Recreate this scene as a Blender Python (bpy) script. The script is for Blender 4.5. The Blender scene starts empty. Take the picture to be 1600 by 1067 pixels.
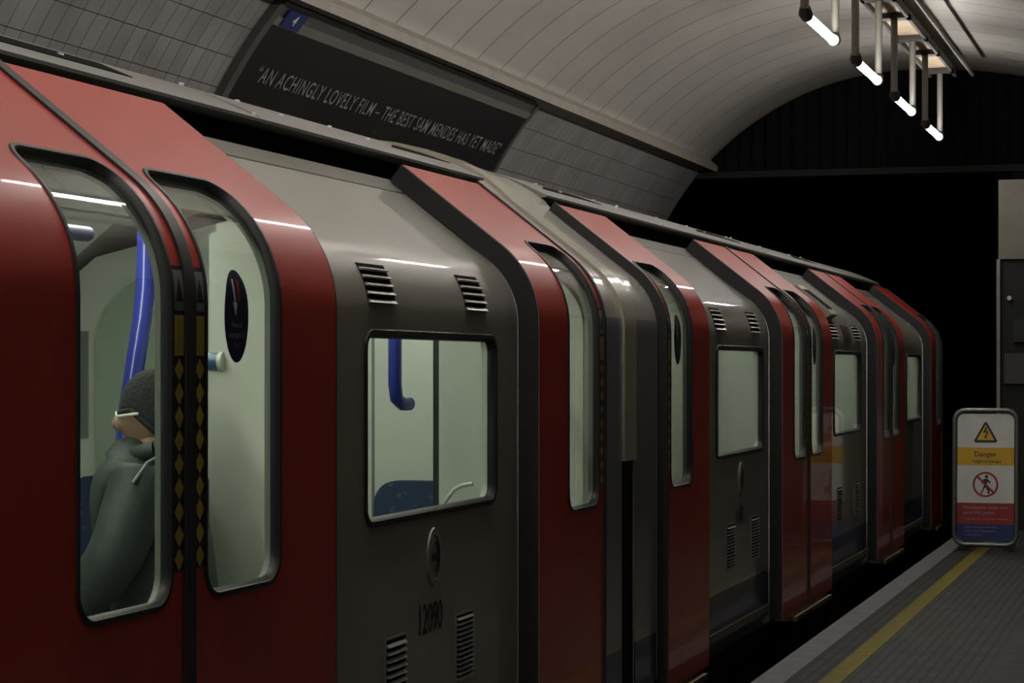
import bpy, math, random
from math import sin, cos, pi, radians, sqrt
from mathutils import Vector
random.seed(4)
S = bpy.context.scene
COL = S.collection

# ------------------------------------------------------------------ camera
# World: X to the right across the platform, Y along the track, Z up, platform top at z = 0.
EYE = 1.45
TH = 0.298874                      # yaw to the left of the track direction
cam_d = bpy.data.cameras.new('camera')
cam_d.sensor_width = 36.0
cam_d.lens = 77.409
cam_d.shift_y = 39.5 / 1600.0
cam_d.clip_end = 200
cam = bpy.data.objects.new('camera', cam_d)
COL.objects.link(cam)
cam.location = (0, 0, EYE)
cam.rotation_euler = (pi / 2, 0, TH)
S.camera = cam

# ------------------------------------------------------------------ world and exposure
wd = bpy.data.worlds.new('world')
S.world = wd
wd.use_nodes = True
wd.node_tree.nodes['Background'].inputs[0].default_value = (0.0, 0.0, 0.0, 1)
wd.node_tree.nodes['Background'].inputs[1].default_value = 0.0
S.view_settings.view_transform = 'Standard'
S.view_settings.look = 'None'
S.view_settings.gamma = 1.0
S.view_settings.exposure = 0.0
S.view_settings.use_curve_mapping = False
TUBE_POWER = 70.0                  # platform fluorescent tubes
CAR_POWER = 19.0                    # saloon light strips

# ------------------------------------------------------------------ materials
MATS = {}
def lin(c):
    return tuple(((v / 255.0) / 12.92 if v / 255.0 <= 0.04045 else ((v / 255.0 + 0.055) / 1.055) ** 2.4) for v in c)

def mat(name, rgb, rough=0.5, metal=0.0, spec=0.5, noise=0.0, nscale=6.0, bump=0.0, bscale=40.0, coat=0.0, stretch=None):
    m = bpy.data.materials.new(name)
    m.use_nodes = True
    nt = m.node_tree
    b = nt.nodes['Principled BSDF']
    b.inputs['Base Color'].default_value = (*rgb, 1)
    b.inputs['Roughness'].default_value = rough
    b.inputs['Metallic'].default_value = metal
    b.inputs['Specular IOR Level'].default_value = spec
    if coat:
        b.inputs['Coat Weight'].default_value = coat
        b.inputs['Coat Roughness'].default_value = 0.04
    tc = nt.nodes.new('ShaderNodeTexCoord')
    mp = nt.nodes.new('ShaderNodeMapping')
    nt.links.new(tc.outputs['Object'], mp.inputs[0])
    if stretch:
        mp.inputs['Scale'].default_value = stretch
    if noise > 0:
        n = nt.nodes.new('ShaderNodeTexNoise')
        n.inputs['Scale'].default_value = nscale
        n.inputs['Detail'].default_value = 6
        n.inputs['Roughness'].default_value = 0.65
        nt.links.new(mp.outputs[0], n.inputs['Vector'])
        r = nt.nodes.new('ShaderNodeMapRange')
        r.inputs[1].default_value = 0.3; r.inputs[2].default_value = 0.7
        r.inputs[3].default_value = 1 - noise; r.inputs[4].default_value = 1.0
        nt.links.new(n.outputs[0], r.inputs[0])
        mx = nt.nodes.new('ShaderNodeVectorMath'); mx.operation = 'SCALE'
        mx.inputs[0].default_value = rgb
        nt.links.new(r.outputs[0], mx.inputs['Scale'])
        nt.links.new(mx.outputs[0], b.inputs['Base Color'])
    if bump > 0:
        n2 = nt.nodes.new('ShaderNodeTexNoise')
        n2.inputs['Scale'].default_value = bscale
        n2.inputs['Detail'].default_value = 3
        nt.links.new(mp.outputs[0], n2.inputs['Vector'])
        bp = nt.nodes.new('ShaderNodeBump')
        bp.inputs['Strength'].default_value = bump
        bp.inputs['Distance'].default_value = 0.01
        nt.links.new(n2.outputs[0], bp.inputs['Height'])
        nt.links.new(bp.outputs[0], b.inputs['Normal'])
    MATS[name] = m
    return m

def emis(name, rgb, power):
    m = bpy.data.materials.new(name); m.use_nodes = True
    b = m.node_tree.nodes['Principled BSDF']
    b.inputs['Base Color'].default_value = (.8, .8, .8, 1)
    b.inputs['Emission Color'].default_value = (*rgb, 1)
    b.inputs['Emission Strength'].default_value = power
    MATS[name] = m
    return m

def glass_mat(name, tint, refl=1.0):
    m = bpy.data.materials.new(name); m.use_nodes = True
    nt = m.node_tree
    for n in list(nt.nodes):
        nt.nodes.remove(n)
    out = nt.nodes.new('ShaderNodeOutputMaterial')
    tr = nt.nodes.new('ShaderNodeBsdfTransparent'); tr.inputs[0].default_value = (*tint, 1)
    gl = nt.nodes.new('ShaderNodeBsdfGlossy'); gl.inputs['Roughness'].default_value = 0.02
    # Schlick reflectance, the same from both faces of the sheet
    ge = nt.nodes.new('ShaderNodeNewGeometry')
    dt = nt.nodes.new('ShaderNodeVectorMath'); dt.operation = 'DOT_PRODUCT'
    nt.links.new(ge.outputs['Normal'], dt.inputs[0]); nt.links.new(ge.outputs['Incoming'], dt.inputs[1])
    ab = nt.nodes.new('ShaderNodeMath'); ab.operation = 'ABSOLUTE'; nt.links.new(dt.outputs['Value'], ab.inputs[0])
    iv = nt.nodes.new('ShaderNodeMath'); iv.operation = 'SUBTRACT'; iv.inputs[0].default_value = 1.0; iv.use_clamp = True
    nt.links.new(ab.outputs[0], iv.inputs[1])
    pw = nt.nodes.new('ShaderNodeMath'); pw.operation = 'POWER'; pw.inputs[1].default_value = 5.0; nt.links.new(iv.outputs[0], pw.inputs[0])
    ma = nt.nodes.new('ShaderNodeMath'); ma.operation = 'MULTIPLY_ADD'; ma.inputs[1].default_value = 0.96; ma.inputs[2].default_value = 0.04
    nt.links.new(pw.outputs[0], ma.inputs[0])
    mx = nt.nodes.new('ShaderNodeMixShader')
    nt.links.new(ma.outputs[0], mx.inputs[0])
    nt.links.new(tr.outputs[0], mx.inputs[1]); nt.links.new(gl.outputs[0], mx.inputs[2])
    nt.links.new(mx.outputs[0], out.inputs[0])
    MATS[name] = m
    return m

def tile_mat(name, c1, c2, grout, w, h, mortar, rough, shift=(0, 0), noise=0.25, bevel=0.3, spec=0.5, offset=0.0):
    """uv-based grid of tiles; uv are metres"""
    m = mat(name, c1, rough, spec=spec)
    nt = m.node_tree; b = nt.nodes['Principled BSDF']
    uv = nt.nodes.new('ShaderNodeUVMap'); uv.uv_map = 'UVMap'
    mp = nt.nodes.new('ShaderNodeMapping'); mp.inputs['Location'].default_value = (shift[0], shift[1], 0)
    nt.links.new(uv.outputs[0], mp.inputs[0])
    br = nt.nodes.new('ShaderNodeTexBrick')
    br.offset = offset; br.squash = 1.0
    br.inputs['Color1'].default_value = (*c1, 1); br.inputs['Color2'].default_value = (*c2, 1)
    br.inputs['Mortar'].default_value = (*grout, 1)
    br.inputs['Scale'].default_value = 1.0
    br.inputs['Mortar Size'].default_value = mortar
    br.inputs['Mortar Smooth'].default_value = 0.2
    br.inputs['Brick Width'].default_value = w; br.inputs['Row Height'].default_value = h
    nt.links.new(mp.outputs[0], br.inputs['Vector'])
    n = nt.nodes.new('ShaderNodeTexNoise'); n.inputs['Scale'].default_value = 3.0; n.inputs['Detail'].default_value = 8
    nt.links.new(uv.outputs[0], n.inputs['Vector'])
    r = nt.nodes.new('ShaderNodeMapRange')
    r.inputs[1].default_value = 0.3; r.inputs[2].default_value = 0.7
    r.inputs[3].default_value = 1 - noise; r.inputs[4].default_value = 1.0
    nt.links.new(n.outputs[0], r.inputs[0])
    mx = nt.nodes.new('ShaderNodeVectorMath'); mx.operation = 'SCALE'
    nt.links.new(br.outputs['Color'], mx.inputs[0]); nt.links.new(r.outputs[0], mx.inputs['Scale'])
    nt.links.new(mx.outputs[0], b.inputs['Base Color'])
    bp = nt.nodes.new('ShaderNodeBump'); bp.inputs['Strength'].default_value = bevel; bp.inputs['Distance'].default_value = 0.006
    bp.invert = True
    nt.links.new(br.outputs['Fac'], bp.inputs['Height']); nt.links.new(bp.outputs[0], b.inputs['Normal'])
    return m

mat('red_paint', (0.47, 0.046, 0.031), 0.35, spec=0.25, noise=0.18, nscale=2.5, coat=0.42)
mat('cream_paint', (0.28, 0.265, 0.225), 0.35, spec=0.4, noise=0.12, nscale=2.0, coat=0.85)
mat('blue_paint', (0.022, 0.028, 0.095), 0.35, noise=0.2, coat=0.2)
mat('roof_grey', (0.30, 0.295, 0.28), 0.38, metal=0.35, noise=0.25, nscale=3.0, stretch=(1, .3, 1))
mat('black_rubber', (0.012, 0.012, 0.012), 0.55)
mat('seal_rubber', (0.018, 0.019, 0.019), 0.45)
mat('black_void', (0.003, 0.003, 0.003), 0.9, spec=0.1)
mat('bolt_shine_white', (0.9, 0.9, 0.88), 0.25)  # white base colour stands in for the metallic shine of the bolts
mat('slat_metal', (0.62, 0.60, 0.55), 0.25, metal=0.3)
mat('fairing_vinyl', (0.40, 0.385, 0.34), 0.18, spec=0.5, bump=0.12, bscale=5, coat=0.6, stretch=(1, 3, .6))
mat('cover_cream', (0.46, 0.425, 0.34), 0.18, spec=0.5, bump=0.1, bscale=5, coat=0.6)
mat('fairing_grey', (0.20, 0.205, 0.215), 0.25, spec=0.5, bump=0.15, bscale=5, coat=0.4, stretch=(1, 3, .6))
mat('liner_cream', (0.66, 0.675, 0.63), 0.40, noise=0.06, nscale=2)
mat('liner_green', (0.42, 0.50, 0.42), 0.45, noise=0.1, nscale=2)
mat('saloon_floor', (0.10, 0.11, 0.13), 0.5)
mat('pole_blue', (0.03, 0.045, 0.36), 0.25, coat=0.4)
mat('rail_slate', (0.09, 0.10, 0.20), 0.4)
mat('handle_blue', (0.04, 0.13, 0.24), 0.3)
mat('grab_grey', (0.20, 0.22, 0.22), 0.35)
mat('sticker_blue', (0.008, 0.008, 0.045), 0.35)
mat('sign_white', (0.62, 0.62, 0.60), 0.45, noise=0.15, nscale=9)
mat('text_white', (0.62, 0.62, 0.60), 0.5)
mat('text_dim', (0.25, 0.25, 0.30), 0.5)
mat('arrow_red', (0.25, 0.02, 0.03), 0.45)
mat('hazard_yellow', (0.44, 0.34, 0.045), 0.45)
mat('number_black', (0.012, 0.014, 0.02), 0.4)
mat('badge_metal', (0.36, 0.35, 0.31), 0.3, metal=0.5)
mat('sign_yellow', (0.62, 0.36, 0.015), 0.45, noise=0.15, nscale=9)
mat('sign_red', (0.30, 0.02, 0.018), 0.45, noise=0.2, nscale=9)
mat('sign_blue', (0.012, 0.03, 0.14), 0.45, noise=0.2, nscale=9)
mat('sign_frame', (0.16, 0.165, 0.16), 0.35, metal=0.6)
mat('poster_black', (0.011, 0.011, 0.014), 0.30, spec=0.35, noise=0.2, nscale=4)
mat('poster_text', (0.24, 0.235, 0.22), 0.6)
mat('frame_grey', (0.085, 0.085, 0.08), 0.5, noise=0.2)
mat('tag_blue', (0.010, 0.03, 0.14), 0.4)
mat('cornice_beige', (0.32, 0.28, 0.23), 0.5, noise=0.25, nscale=5)
mat('pole_steel', (0.24, 0.23, 0.20), 0.45, metal=0.3, noise=0.2)
mat('lamp_dark', (0.035, 0.035, 0.032), 0.5)
mat('tray_beige', (0.42, 0.33, 0.22), 0.6, noise=0.3, nscale=6)
mat('tray_dark', (0.05, 0.045, 0.04), 0.7)
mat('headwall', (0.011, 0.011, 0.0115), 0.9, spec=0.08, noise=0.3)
mat('cabinet_cream', (0.17, 0.16, 0.12), 0.5, noise=0.2)
mat('cabinet_grey', (0.022, 0.023, 0.023), 0.6, spec=0.2, noise=0.3)
mat('ballast', (0.02, 0.018, 0.016), 0.9, noise=0.5, nscale=20, bump=0.8, bscale=30)
mat('rail_steel', (0.25, 0.22, 0.2), 0.35, metal=0.9)
mat('underframe', (0.014, 0.014, 0.013), 0.75, noise=0.4)
mat('beam_dark', (0.022, 0.022, 0.02), 0.7, spec=0.2)
mat('jamb_grey', (0.22, 0.23, 0.21), 0.5)
mat('step_yellow', (0.16, 0.12, 0.04), 0.5, noise=0.3)
mat('skin', (0.42, 0.25, 0.18), 0.5, noise=0.1)
mat('beanie', (0.020, 0.024, 0.026), 0.9, bump=0.6, bscale=90)
mat('jacket', (0.048, 0.062, 0.062), 0.6, noise=0.3, nscale=6, bump=0.5, bscale=14)
mat('jacket_piping', (0.22, 0.27, 0.27), 0.5)
mat('trousers', (0.02, 0.024, 0.035), 0.8)
mat('shoe_black', (0.01, 0.01, 0.01), 0.5)
mat('glasses_white', (0.85, 0.83, 0.75), 0.3)
mat('hair_grey', (0.10, 0.085, 0.07), 0.7)
mat('white_edge', (0.19, 0.18, 0.185), 0.7, spec=0.2, noise=0.35, nscale=9)
mat('yellow_line', (0.17, 0.14, 0.012), 0.7, spec=0.2, noise=0.35, nscale=12)
mat('conduit', (0.12, 0.11, 0.10), 0.5)
emis('tube_light', (1.0, 0.96, 0.90), TUBE_POWER)
emis('car_light', (0.97, 1.0, 0.88), CAR_POWER)
glass_mat('window_glass', (0.86, 0.89, 0.84))
mat('far_glass_reflection', (0.40, 0.45, 0.39), 0.22, spec=0.7, noise=0.25, nscale=1.5)  # pale base colour stands in for the lit saloon reflected in the glass
tile_mat('wall_tiles', (0.34, 0.335, 0.325), (0.295, 0.29, 0.28), (0.035, 0.033, 0.03), 0.130, 0.1767, 0.0028, 0.38)
tile_mat('bounce_cut_tiles', (0.26, 0.25, 0.235), (0.23, 0.22, 0.21), (0.03, 0.03, 0.03), 0.15, 0.15, 0.003, 0.3)  # unseen vault band, darkened to cut light bounced onto the train side
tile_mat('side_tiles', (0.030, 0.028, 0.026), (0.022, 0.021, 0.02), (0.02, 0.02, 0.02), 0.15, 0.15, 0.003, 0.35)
tile_mat('vault_panels', (0.60, 0.565, 0.52), (0.565, 0.535, 0.495), (0.12, 0.11, 0.10), 0.52, 50.0, 0.008, 0.45, shift=(0.30, 20.0), noise=0.10, bevel=0.5, spec=0.5)
vb = MATS['vault_panels'].node_tree.nodes['Principled BSDF']
vb.inputs['Coat Weight'].default_value = 0.9; vb.inputs['Coat Roughness'].default_value = 0.05

def plaform_mat():
    m = mat('platform_top', (0.055, 0.056, 0.052), 0.7, spec=0.2)
    nt = m.node_tree; b = nt.nodes['Principled BSDF']
    tc = nt.nodes.new('ShaderNodeTexCoord')
    sx = nt.nodes.new('ShaderNodeSeparateXYZ'); nt.links.new(tc.outputs['Object'], sx.inputs[0])
    # narrow grooves running along the platform
    w = nt.nodes.new('ShaderNodeMath'); w.operation = 'MULTIPLY'; w.inputs[1].default_value = 1 / 0.052
    nt.links.new(sx.outputs['X'], w.inputs[0])
    fr = nt.nodes.new('ShaderNodeMath'); fr.operation = 'FRACT'; nt.links.new(w.outputs[0], fr.inputs[0])
    cr = nt.nodes.new('ShaderNodeValToRGB')
    cr.color_ramp.elements[0].position = 0.0; cr.color_ramp.elements[0].color = (.5, .5, .5, 1)
    cr.color_ramp.elements[1].position = 0.30; cr.color_ramp.elements[1].color = (1, 1, 1, 1)
    e = cr.color_ramp.elements.new(0.22); e.color = (.38, .38, .38, 1)
    nt.links.new(fr.outputs[0], cr.inputs[0])
    # grooves only on the outer band of the platform
    lt = nt.nodes.new('ShaderNodeMath'); lt.operation = 'LESS_THAN'; lt.inputs[1].default_value = -0.93
    nt.links.new(sx.outputs['X'], lt.inputs[0])
    n = nt.nodes.new('ShaderNodeTexNoise'); n.inputs['Scale'].default_value = 5; n.inputs['Detail'].default_value = 8
    nt.links.new(tc.outputs['Object'], n.inputs['Vector'])
    r = nt.nodes.new('ShaderNodeMapRange'); r.inputs[1].default_value = .3; r.inputs[2].default_value = .7
    r.inputs[3].default_value = .65; r.inputs[4].default_value = 1.1
    nt.links.new(n.outputs[0], r.inputs[0])
    base = nt.nodes.new('ShaderNodeMixRGB'); base.blend_type = 'MULTIPLY'
    base.inputs[1].default_value = (0.042, 0.042, 0.038, 1)
    nt.links.new(lt.outputs[0], base.inputs[0]); nt.links.new(cr.outputs[0], base.inputs[2])
    sc = nt.nodes.new('ShaderNodeVectorMath'); sc.operation = 'SCALE'
    nt.links.new(base.outputs[0], sc.inputs[0]); nt.links.new(r.outputs[0], sc.inputs['Scale'])
    nt.links.new(sc.outputs[0], b.inputs['Base Color'])
plaform_mat()

def moquette():
    m = mat('moquette', (0.03, 0.08, 0.22), 0.9)
    nt = m.node_tree; b = nt.nodes['Principled BSDF']
    tc = nt.nodes.new('ShaderNodeTexCoord')
    v = nt.nodes.new('ShaderNodeTexVoronoi'); v.inputs['Scale'].default_value = 26; v.distance = 'MANHATTAN'
    nt.links.new(tc.outputs['Object'], v.inputs['Vector'])
    cr = nt.nodes.new('ShaderNodeValToRGB')
    cr.color_ramp.elements[0].position = .25; cr.color_ramp.elements[0].color = (.08, .10, .16, 1)
    cr.color_ramp.elements[1].position = .5; cr.color_ramp.elements[1].color = (.022, .045, .10, 1)
    nt.links.new(v.outputs['Distance'], cr.inputs[0]); nt.links.new(cr.outputs[0], b.inputs['Base Color'])
moquette()

# ------------------------------------------------------------------ mesh helpers
def W(L, Y, h):
    return (-L, Y, h + EYE)

class MB:
    def __init__(self):
        self.v = []; self.f = []; self.m = []; self.uv = []
    def add(self, verts, faces, mi=0, uvs=None):
        o = len(self.v)
        self.v += [tuple(p) for p in verts]
        for f in faces:
            self.f.append([o + i for i in f]); self.m.append(mi)
            self.uv.append([uvs[i] for i in f] if uvs else [(0, 0)] * len(f))
        return self
    def box(self, x0, x1, y0, y1, z0, z1, mi=0):
        v = [(x0, y0, z0), (x1, y0, z0), (x1, y1, z0), (x0, y1, z0), (x0, y0, z1), (x1, y0, z1), (x1, y1, z1), (x0, y1, z1)]
        f = [(0, 3, 2, 1), (4, 5, 6, 7), (0, 1, 5, 4), (1, 2, 6, 5), (2, 3, 7, 6), (3, 0, 4, 7)]
        return self.add(v, f, mi)
    def lbox(self, L0, L1, Y0, Y1, h0, h1, mi=0):
        return self.box(-max(L0, L1), -min(L0, L1), Y0, Y1, h0 + EYE, h1 + EYE, mi)
    def tube(self, pts, r, n=12, mi=0, caps=True):
        pts = [Vector(p) for p in pts]
        rs = r if isinstance(r, (list, tuple)) else [r] * len(pts)
        up = None; rings = []
        for i, p in enumerate(pts):
            a = pts[max(i - 1, 0)]; b = pts[min(i + 1, len(pts) - 1)]
            t = (b - a).normalized()
            if up is None:
                up = Vector((0, 0, 1)) if abs(t.z) < .9 else Vector((0, 1, 0))
            x = t.cross(up).normalized(); y = x.cross(t).normalized(); up = y
            rings.append([p + (x * cos(2 * pi * k / n) + y * sin(2 * pi * k / n)) * rs[i] for k in range(n)])
        vs = [q for rg in rings for q in rg]; fs = []
        for i in range(len(pts) - 1):
            for k in range(n):
                fs.append((i * n + k, i * n + (k + 1) % n, (i + 1) * n + (k + 1) % n, (i + 1) * n + k))
        if caps:
            fs.append(tuple(range(n))[::-1]); fs.append(tuple((len(pts) - 1) * n + k for k in range(n)))
        return self.add(vs, fs, mi)
    def prism(self, poly, y0, y1, mi=0, closed=True):
        """poly = list of (L,h) extruded along Y"""
        n = len(poly)
        v = [W(L, y0, h) for L, h in poly] + [W(L, y1, h) for L, h in poly]
        f = [(i, (i + 1) % n, n + (i + 1) % n, n + i) for i in range(n if closed else n - 1)]
        if closed:
            f += [tuple(range(n))[::-1], tuple(range(n, 2 * n))]
        return self.add(v, f, mi)
    def build(self, name, mats, parent=None, smooth=None, origin=None):
        me = bpy.data.meshes.new(name)
        vs = self.v
        off = Vector((0, 0, 0))
        if origin is not None:
            off = Vector(origin)
        vs = [tuple(Vector(p) - off) for p in vs]
        me.from_pydata(vs, [], self.f)
        for mm in (mats if isinstance(mats, (list, tuple)) else [mats]):
            me.materials.append(MATS[mm])
        for p, mi in zip(me.polygons, self.m):
            p.material_index = mi
        uvl = me.uv_layers.new(name='UVMap')
        i = 0
        for fu in self.uv:
            for c in fu:
                uvl.data[i].uv = c; i += 1
        me.validate(); me.update()
        import bmesh
        bm = bmesh.new(); bm.from_mesh(me); bmesh.ops.recalc_face_normals(bm, faces=bm.faces); bm.to_mesh(me); bm.free()
        if smooth is not None:
            me.shade_smooth(); me.set_sharp_from_angle(angle=radians(smooth))
        o = bpy.data.objects.new(name, me)
        COL.objects.link(o)
        o.location = off
        if parent is not None:
            o.parent = parent
            # all parents here are unrotated: keep the world position
            p = parent; acc = Vector((0, 0, 0))
            while p is not None:
                acc += Vector(p.location); p = p.parent
            o.location = off - acc
        return o

def wloc(o):
    acc = Vector((0, 0, 0))
    while o is not None:
        acc += Vector(o.location); o = o.parent
    return acc

def tag(o, label=None, cat=None, group=None, kind=None):
    if label: o['label'] = label
    if cat: o['category'] = cat
    if group: o['group'] = group
    if kind: o['kind'] = kind
    return o

def empty(name, loc):
    o = bpy.data.objects.new(name, None); COL.objects.link(o); o.location = loc
    o.empty_display_size = 0.1
    return o

_fc = {}
def text2d(s, size=1.0, spacing=1.0):
    """flat text as (verts2d, faces), centred on x, baseline y=0"""
    key = (s, size, spacing)
    if key in _fc: return _fc[key]
    cu = bpy.data.curves.new('t', 'FONT'); cu.body = s; cu.size = size; cu.space_character = spacing
    cu.align_x = 'CENTER'; cu.offset = 0.006 * size; cu.resolution_u = 3
    ob = bpy.data.objects.new('t', cu); COL.objects.link(ob)
    dg = bpy.context.evaluated_depsgraph_get(); dg.update()
    me = bpy.data.meshes.new_from_object(ob.evaluated_get(dg))
    vs = [(v.co.x, v.co.y) for v in me.vertices]; fs = [tuple(p.vertices) for p in me.polygons]
    bpy.data.objects.remove(ob); bpy.data.curves.remove(cu); bpy.data.meshes.remove(me)
    _fc[key] = (vs, fs)
    return vs, fs

def fit_text(s, w, h, spacing=1.0):
    vs, fs = text2d(s, 1.0, spacing)
    x0 = min(v[0] for v in vs); x1 = max(v[0] for v in vs)
    return [((x - (x0 + x1) / 2) / (x1 - x0) * w, y / 0.70 * h) for x, y in vs], fs

# ------------------------------------------------------------------ train cross-section
D = 2.1503; LC = 3.47; S_V = 1.55; R_B = 0.35; TURN = radians(52)
S_ARC = R_B * TURN
def prof(s, off=0.0, side=1):
    """s: distance up the skin from the sill, off: outward from the door skin."""
    if s <= S_V:
        dx, h, nx, nh = 0.0, -1.40 + s, -1.0, 0.0
    elif s <= S_V + S_ARC:
        a = (s - S_V) / R_B
        dx, h, nx, nh = R_B * (1 - cos(a)), 0.15 + R_B * sin(a), -cos(a), sin(a)
    else:
        t = s - S_V - S_ARC; a = TURN
        dx = R_B * (1 - cos(a)) + t * sin(a); h = 0.15 + R_B * sin(a) + t * cos(a); nx, nh = -cos(a), sin(a)
    L = D + dx + off * nx; h = h + off * nh
    if side < 0: L = 2 * LC - L
    return L, h
def P(Y, s, off=0.0, side=1):
    L, h = prof(s, off, side)
    return W(L, Y, h)
def s_of_h(h):
    lo, hi = 0.0, 2.6
    for _ in range(40):
        m = (lo + hi) / 2
        if prof(m)[1] < h: lo = m
        else: hi = m
    return lo
S_TOP = s_of_h(0.712)         # door top edge
S_BODY = s_of_h(0.722)        # body skin top edge (offset inward)
BO = -0.075                   # body skin offset behind the door skin

def grid_slab(mb, rows, spans, present, o_out, o_in, side, mi_out=0, mi_in=0, mi_edge=0, fn=P):
    """rows: s values; spans[i]: the y values of row i; present(i,j): cell filled"""
    nr = len(rows); nc = len(spans[0])
    idx = {}; vs = []; fs = []; fm = []
    def vid(k, i, j):
        key = (k, i, j)
        if key not in idx:
            idx[key] = len(vs); vs.append(fn(spans[i][j], rows[i], o_out if k == 0 else o_in, side))
        return idx[key]
    def pr(i, j):
        return 0 <= i < nr - 1 and 0 <= j < nc - 1 and present(i, j)
    for i in range(nr - 1):
        for j in range(nc - 1):
            if not pr(i, j): continue
            fs.append((vid(0, i, j), vid(0, i, j + 1), vid(0, i + 1, j + 1), vid(0, i + 1, j))); fm.append(mi_out)
            if o_in is None: continue
            fs.append((vid(1, i, j), vid(1, i + 1, j), vid(1, i + 1, j + 1), vid(1, i, j + 1))); fm.append(mi_in)
            for (ii, jj, a, b) in ((i - 1, j, (i, j), (i, j + 1)), (i + 1, j, (i + 1, j), (i + 1, j + 1)), (i, j - 1, (i, j), (i + 1, j)), (i, j + 1, (i, j + 1), (i + 1, j + 1))):
                if not pr(ii, jj):
                    fs.append((vid(0, *a), vid(0, *b), vid(1, *b), vid(1, *a))); fm.append(mi_edge)
    o = len(mb.v); mb.v += vs
    for f, m in zip(fs, fm):
        mb.f.append([o + q for q in f]); mb.m.append(m); mb.uv.append([(0, 0)] * len(f))

def hole_bounds(s, ya, yb, sa, sb, r):
    if s < sa + r: d = sa + r - s
    elif s > sb - r: d = s - (sb - r)
    else: return ya, yb
    d = min(d, r); ins = r - sqrt(max(r * r - d * d, 0))
    return ya + ins, yb - ins

def s_rows(s0, s1, extra=()):
    rows = {round(s0, 5), round(s1, 5)}
    s = s0
    while s < s1:
        step = 0.25 if s < S_V - 0.02 else (0.018 if s < S_V + S_ARC + .01 else 0.12)
        nxt = s + step
        if s < S_V < nxt: nxt = S_V
        if nxt < s1 - 0.004: rows.add(round(nxt, 5))
        s = nxt
    for e in extra:
        if s0 <= e <= s1: rows.add(round(e, 5))
    return sorted(rows)

def hole_rows(sa, sb, r):
    ex = [sa, sb]
    for k in range(1, 7):
        a = k / 6 * pi / 2
        ex += [sa + r - r * cos(a), sb - r + r * cos(a)]
    return ex

def skin_panel(mb, Y0, Y1, s0, s1, hole, o_out, o_in, side, mi_out=0, mi_in=0, mi_edge=0):
    if hole is None:
        rows = s_rows(s0, s1)
        grid_slab(mb, rows, [[Y0, Y1]] * len(rows), lambda i, j: True, o_out, o_in, side, mi_out, mi_in, mi_edge)
        return
    ya, yb, sa, sb, r = hole
    rows = s_rows(s0, s1, hole_rows(sa, sb, r))
    spans = []
    for s in rows:
        a, b = hole_bounds(min(max(s, sa), sb), ya, yb, sa, sb, r)
        spans.append([Y0, a, b, Y1])
    sa_, sb_ = round(sa, 5), round(sb, 5)
    grid_slab(mb, rows, spans, lambda i, j: not (j == 1 and rows[i] >= sa_ - 1e-6 and rows[i + 1] <= sb_ + 1e-6), o_out, o_in, side, mi_out, mi_in, mi_edge)

def pane(mb, hole, o_out, o_in, side, mi=0):
    ya, yb, sa, sb, r = hole
    rows = s_rows(sa, sb, hole_rows(sa, sb, r))
    spans = [list(hole_bounds(s, ya, yb, sa, sb, r)) for s in rows]
    grid_slab(mb, rows, spans, lambda i, j: True, o_out, o_in, side, mi, mi, mi)

def contour(hole, d):
    ya, yb, sa, sb, r = hole
    ya += d; yb -= d; sa += d; sb -= d; r = max(r - d, 0.004)
    pts = []
    for cx, cs, a0 in ((yb - r, sa + r, -pi / 2), (yb - r, sb - r, 0), (ya + r, sb - r, pi / 2), (ya + r, sa + r, pi)):
        for k in range(9):
            a = a0 + k / 8 * pi / 2
            pts.append((cx + r * cos(a), cs + r * sin(a)))
    out = []
    n = len(pts)
    for i in range(n):
        p, q = pts[i], pts[(i + 1) % n]
        out.append(p)
        if i % 9 == 8:
            m = 24 if abs(p[1] - q[1]) > abs(p[0] - q[0]) else 4
            for k in range(1, m):
                out.append((p[0] + (q[0] - p[0]) * k / m, p[1] + (q[1] - p[1]) * k / m))
    return out

def seal(mb, hole, sect, side, base=0.0, mi=0):
    """sect = list of (inset, offset) closed section swept round the opening"""
    loops = [[P(y, s, base + off, side) for y, s in contour(hole, d)] for d, off in sect]
    n = len(loops[0]); k = len(loops)
    vs = [p for lp in loops for p in lp]; fs = []
    for a in range(k):
        b = (a + 1) % k
        for i in range(n):
            j = (i + 1) % n
            fs.append((a * n + i, a * n + j, b * n + j, b * n + i))
    mb.add(vs, fs, mi)

def decal(mb, vs2, fs, Yc, sc, off, side, mi=0, flip=False, thick=0.0006):
    """2-D drawing (metres) laid on the train skin; x runs along +Y"""
    sg = -1 if side < 0 else 1
    mb.add([P(Yc + x * sg, sc + y, off, side) for x, y in vs2], fs, mi)

def sliced(mb, pts, Yc, sc, off, side, mi, step=.008):
    """convex polygon (metres) laid on the curved skin in thin bands so that it follows the bend"""
    lo = min(p[1] for p in pts); hi = max(p[1] for p in pts)
    def at(y):
        xs = []
        for i in range(len(pts)):
            a, b = pts[i], pts[(i + 1) % len(pts)]
            if abs(a[1] - b[1]) < 1e-9:
                if abs(a[1] - y) < 1e-6: xs += [a[0], b[0]]
            elif min(a[1], b[1]) - 1e-9 <= y <= max(a[1], b[1]) + 1e-9:
                xs.append(a[0] + (b[0] - a[0]) * (y - a[1]) / (b[1] - a[1]))
        return min(xs), max(xs)
    n = max(1, int((hi - lo) / step + .5)); v = []
    for k in range(n + 1):
        y = lo + (hi - lo) * k / n; a, b = at(min(max(y, lo + 1e-7), hi - 1e-7))
        v += [P(Yc + a, sc + y, off, side), P(Yc + b, sc + y, off, side)]
    mb.add(v, [(2 * k, 2 * k + 1, 2 * k + 3, 2 * k + 2) for k in range(n)], mi)

def poly_ellipse(cx, cy, rx, ry, n=40):
    return [(cx + rx * cos(2 * pi * k / n), cy + ry * sin(2 * pi * k / n)) for k in range(n)]

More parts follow.
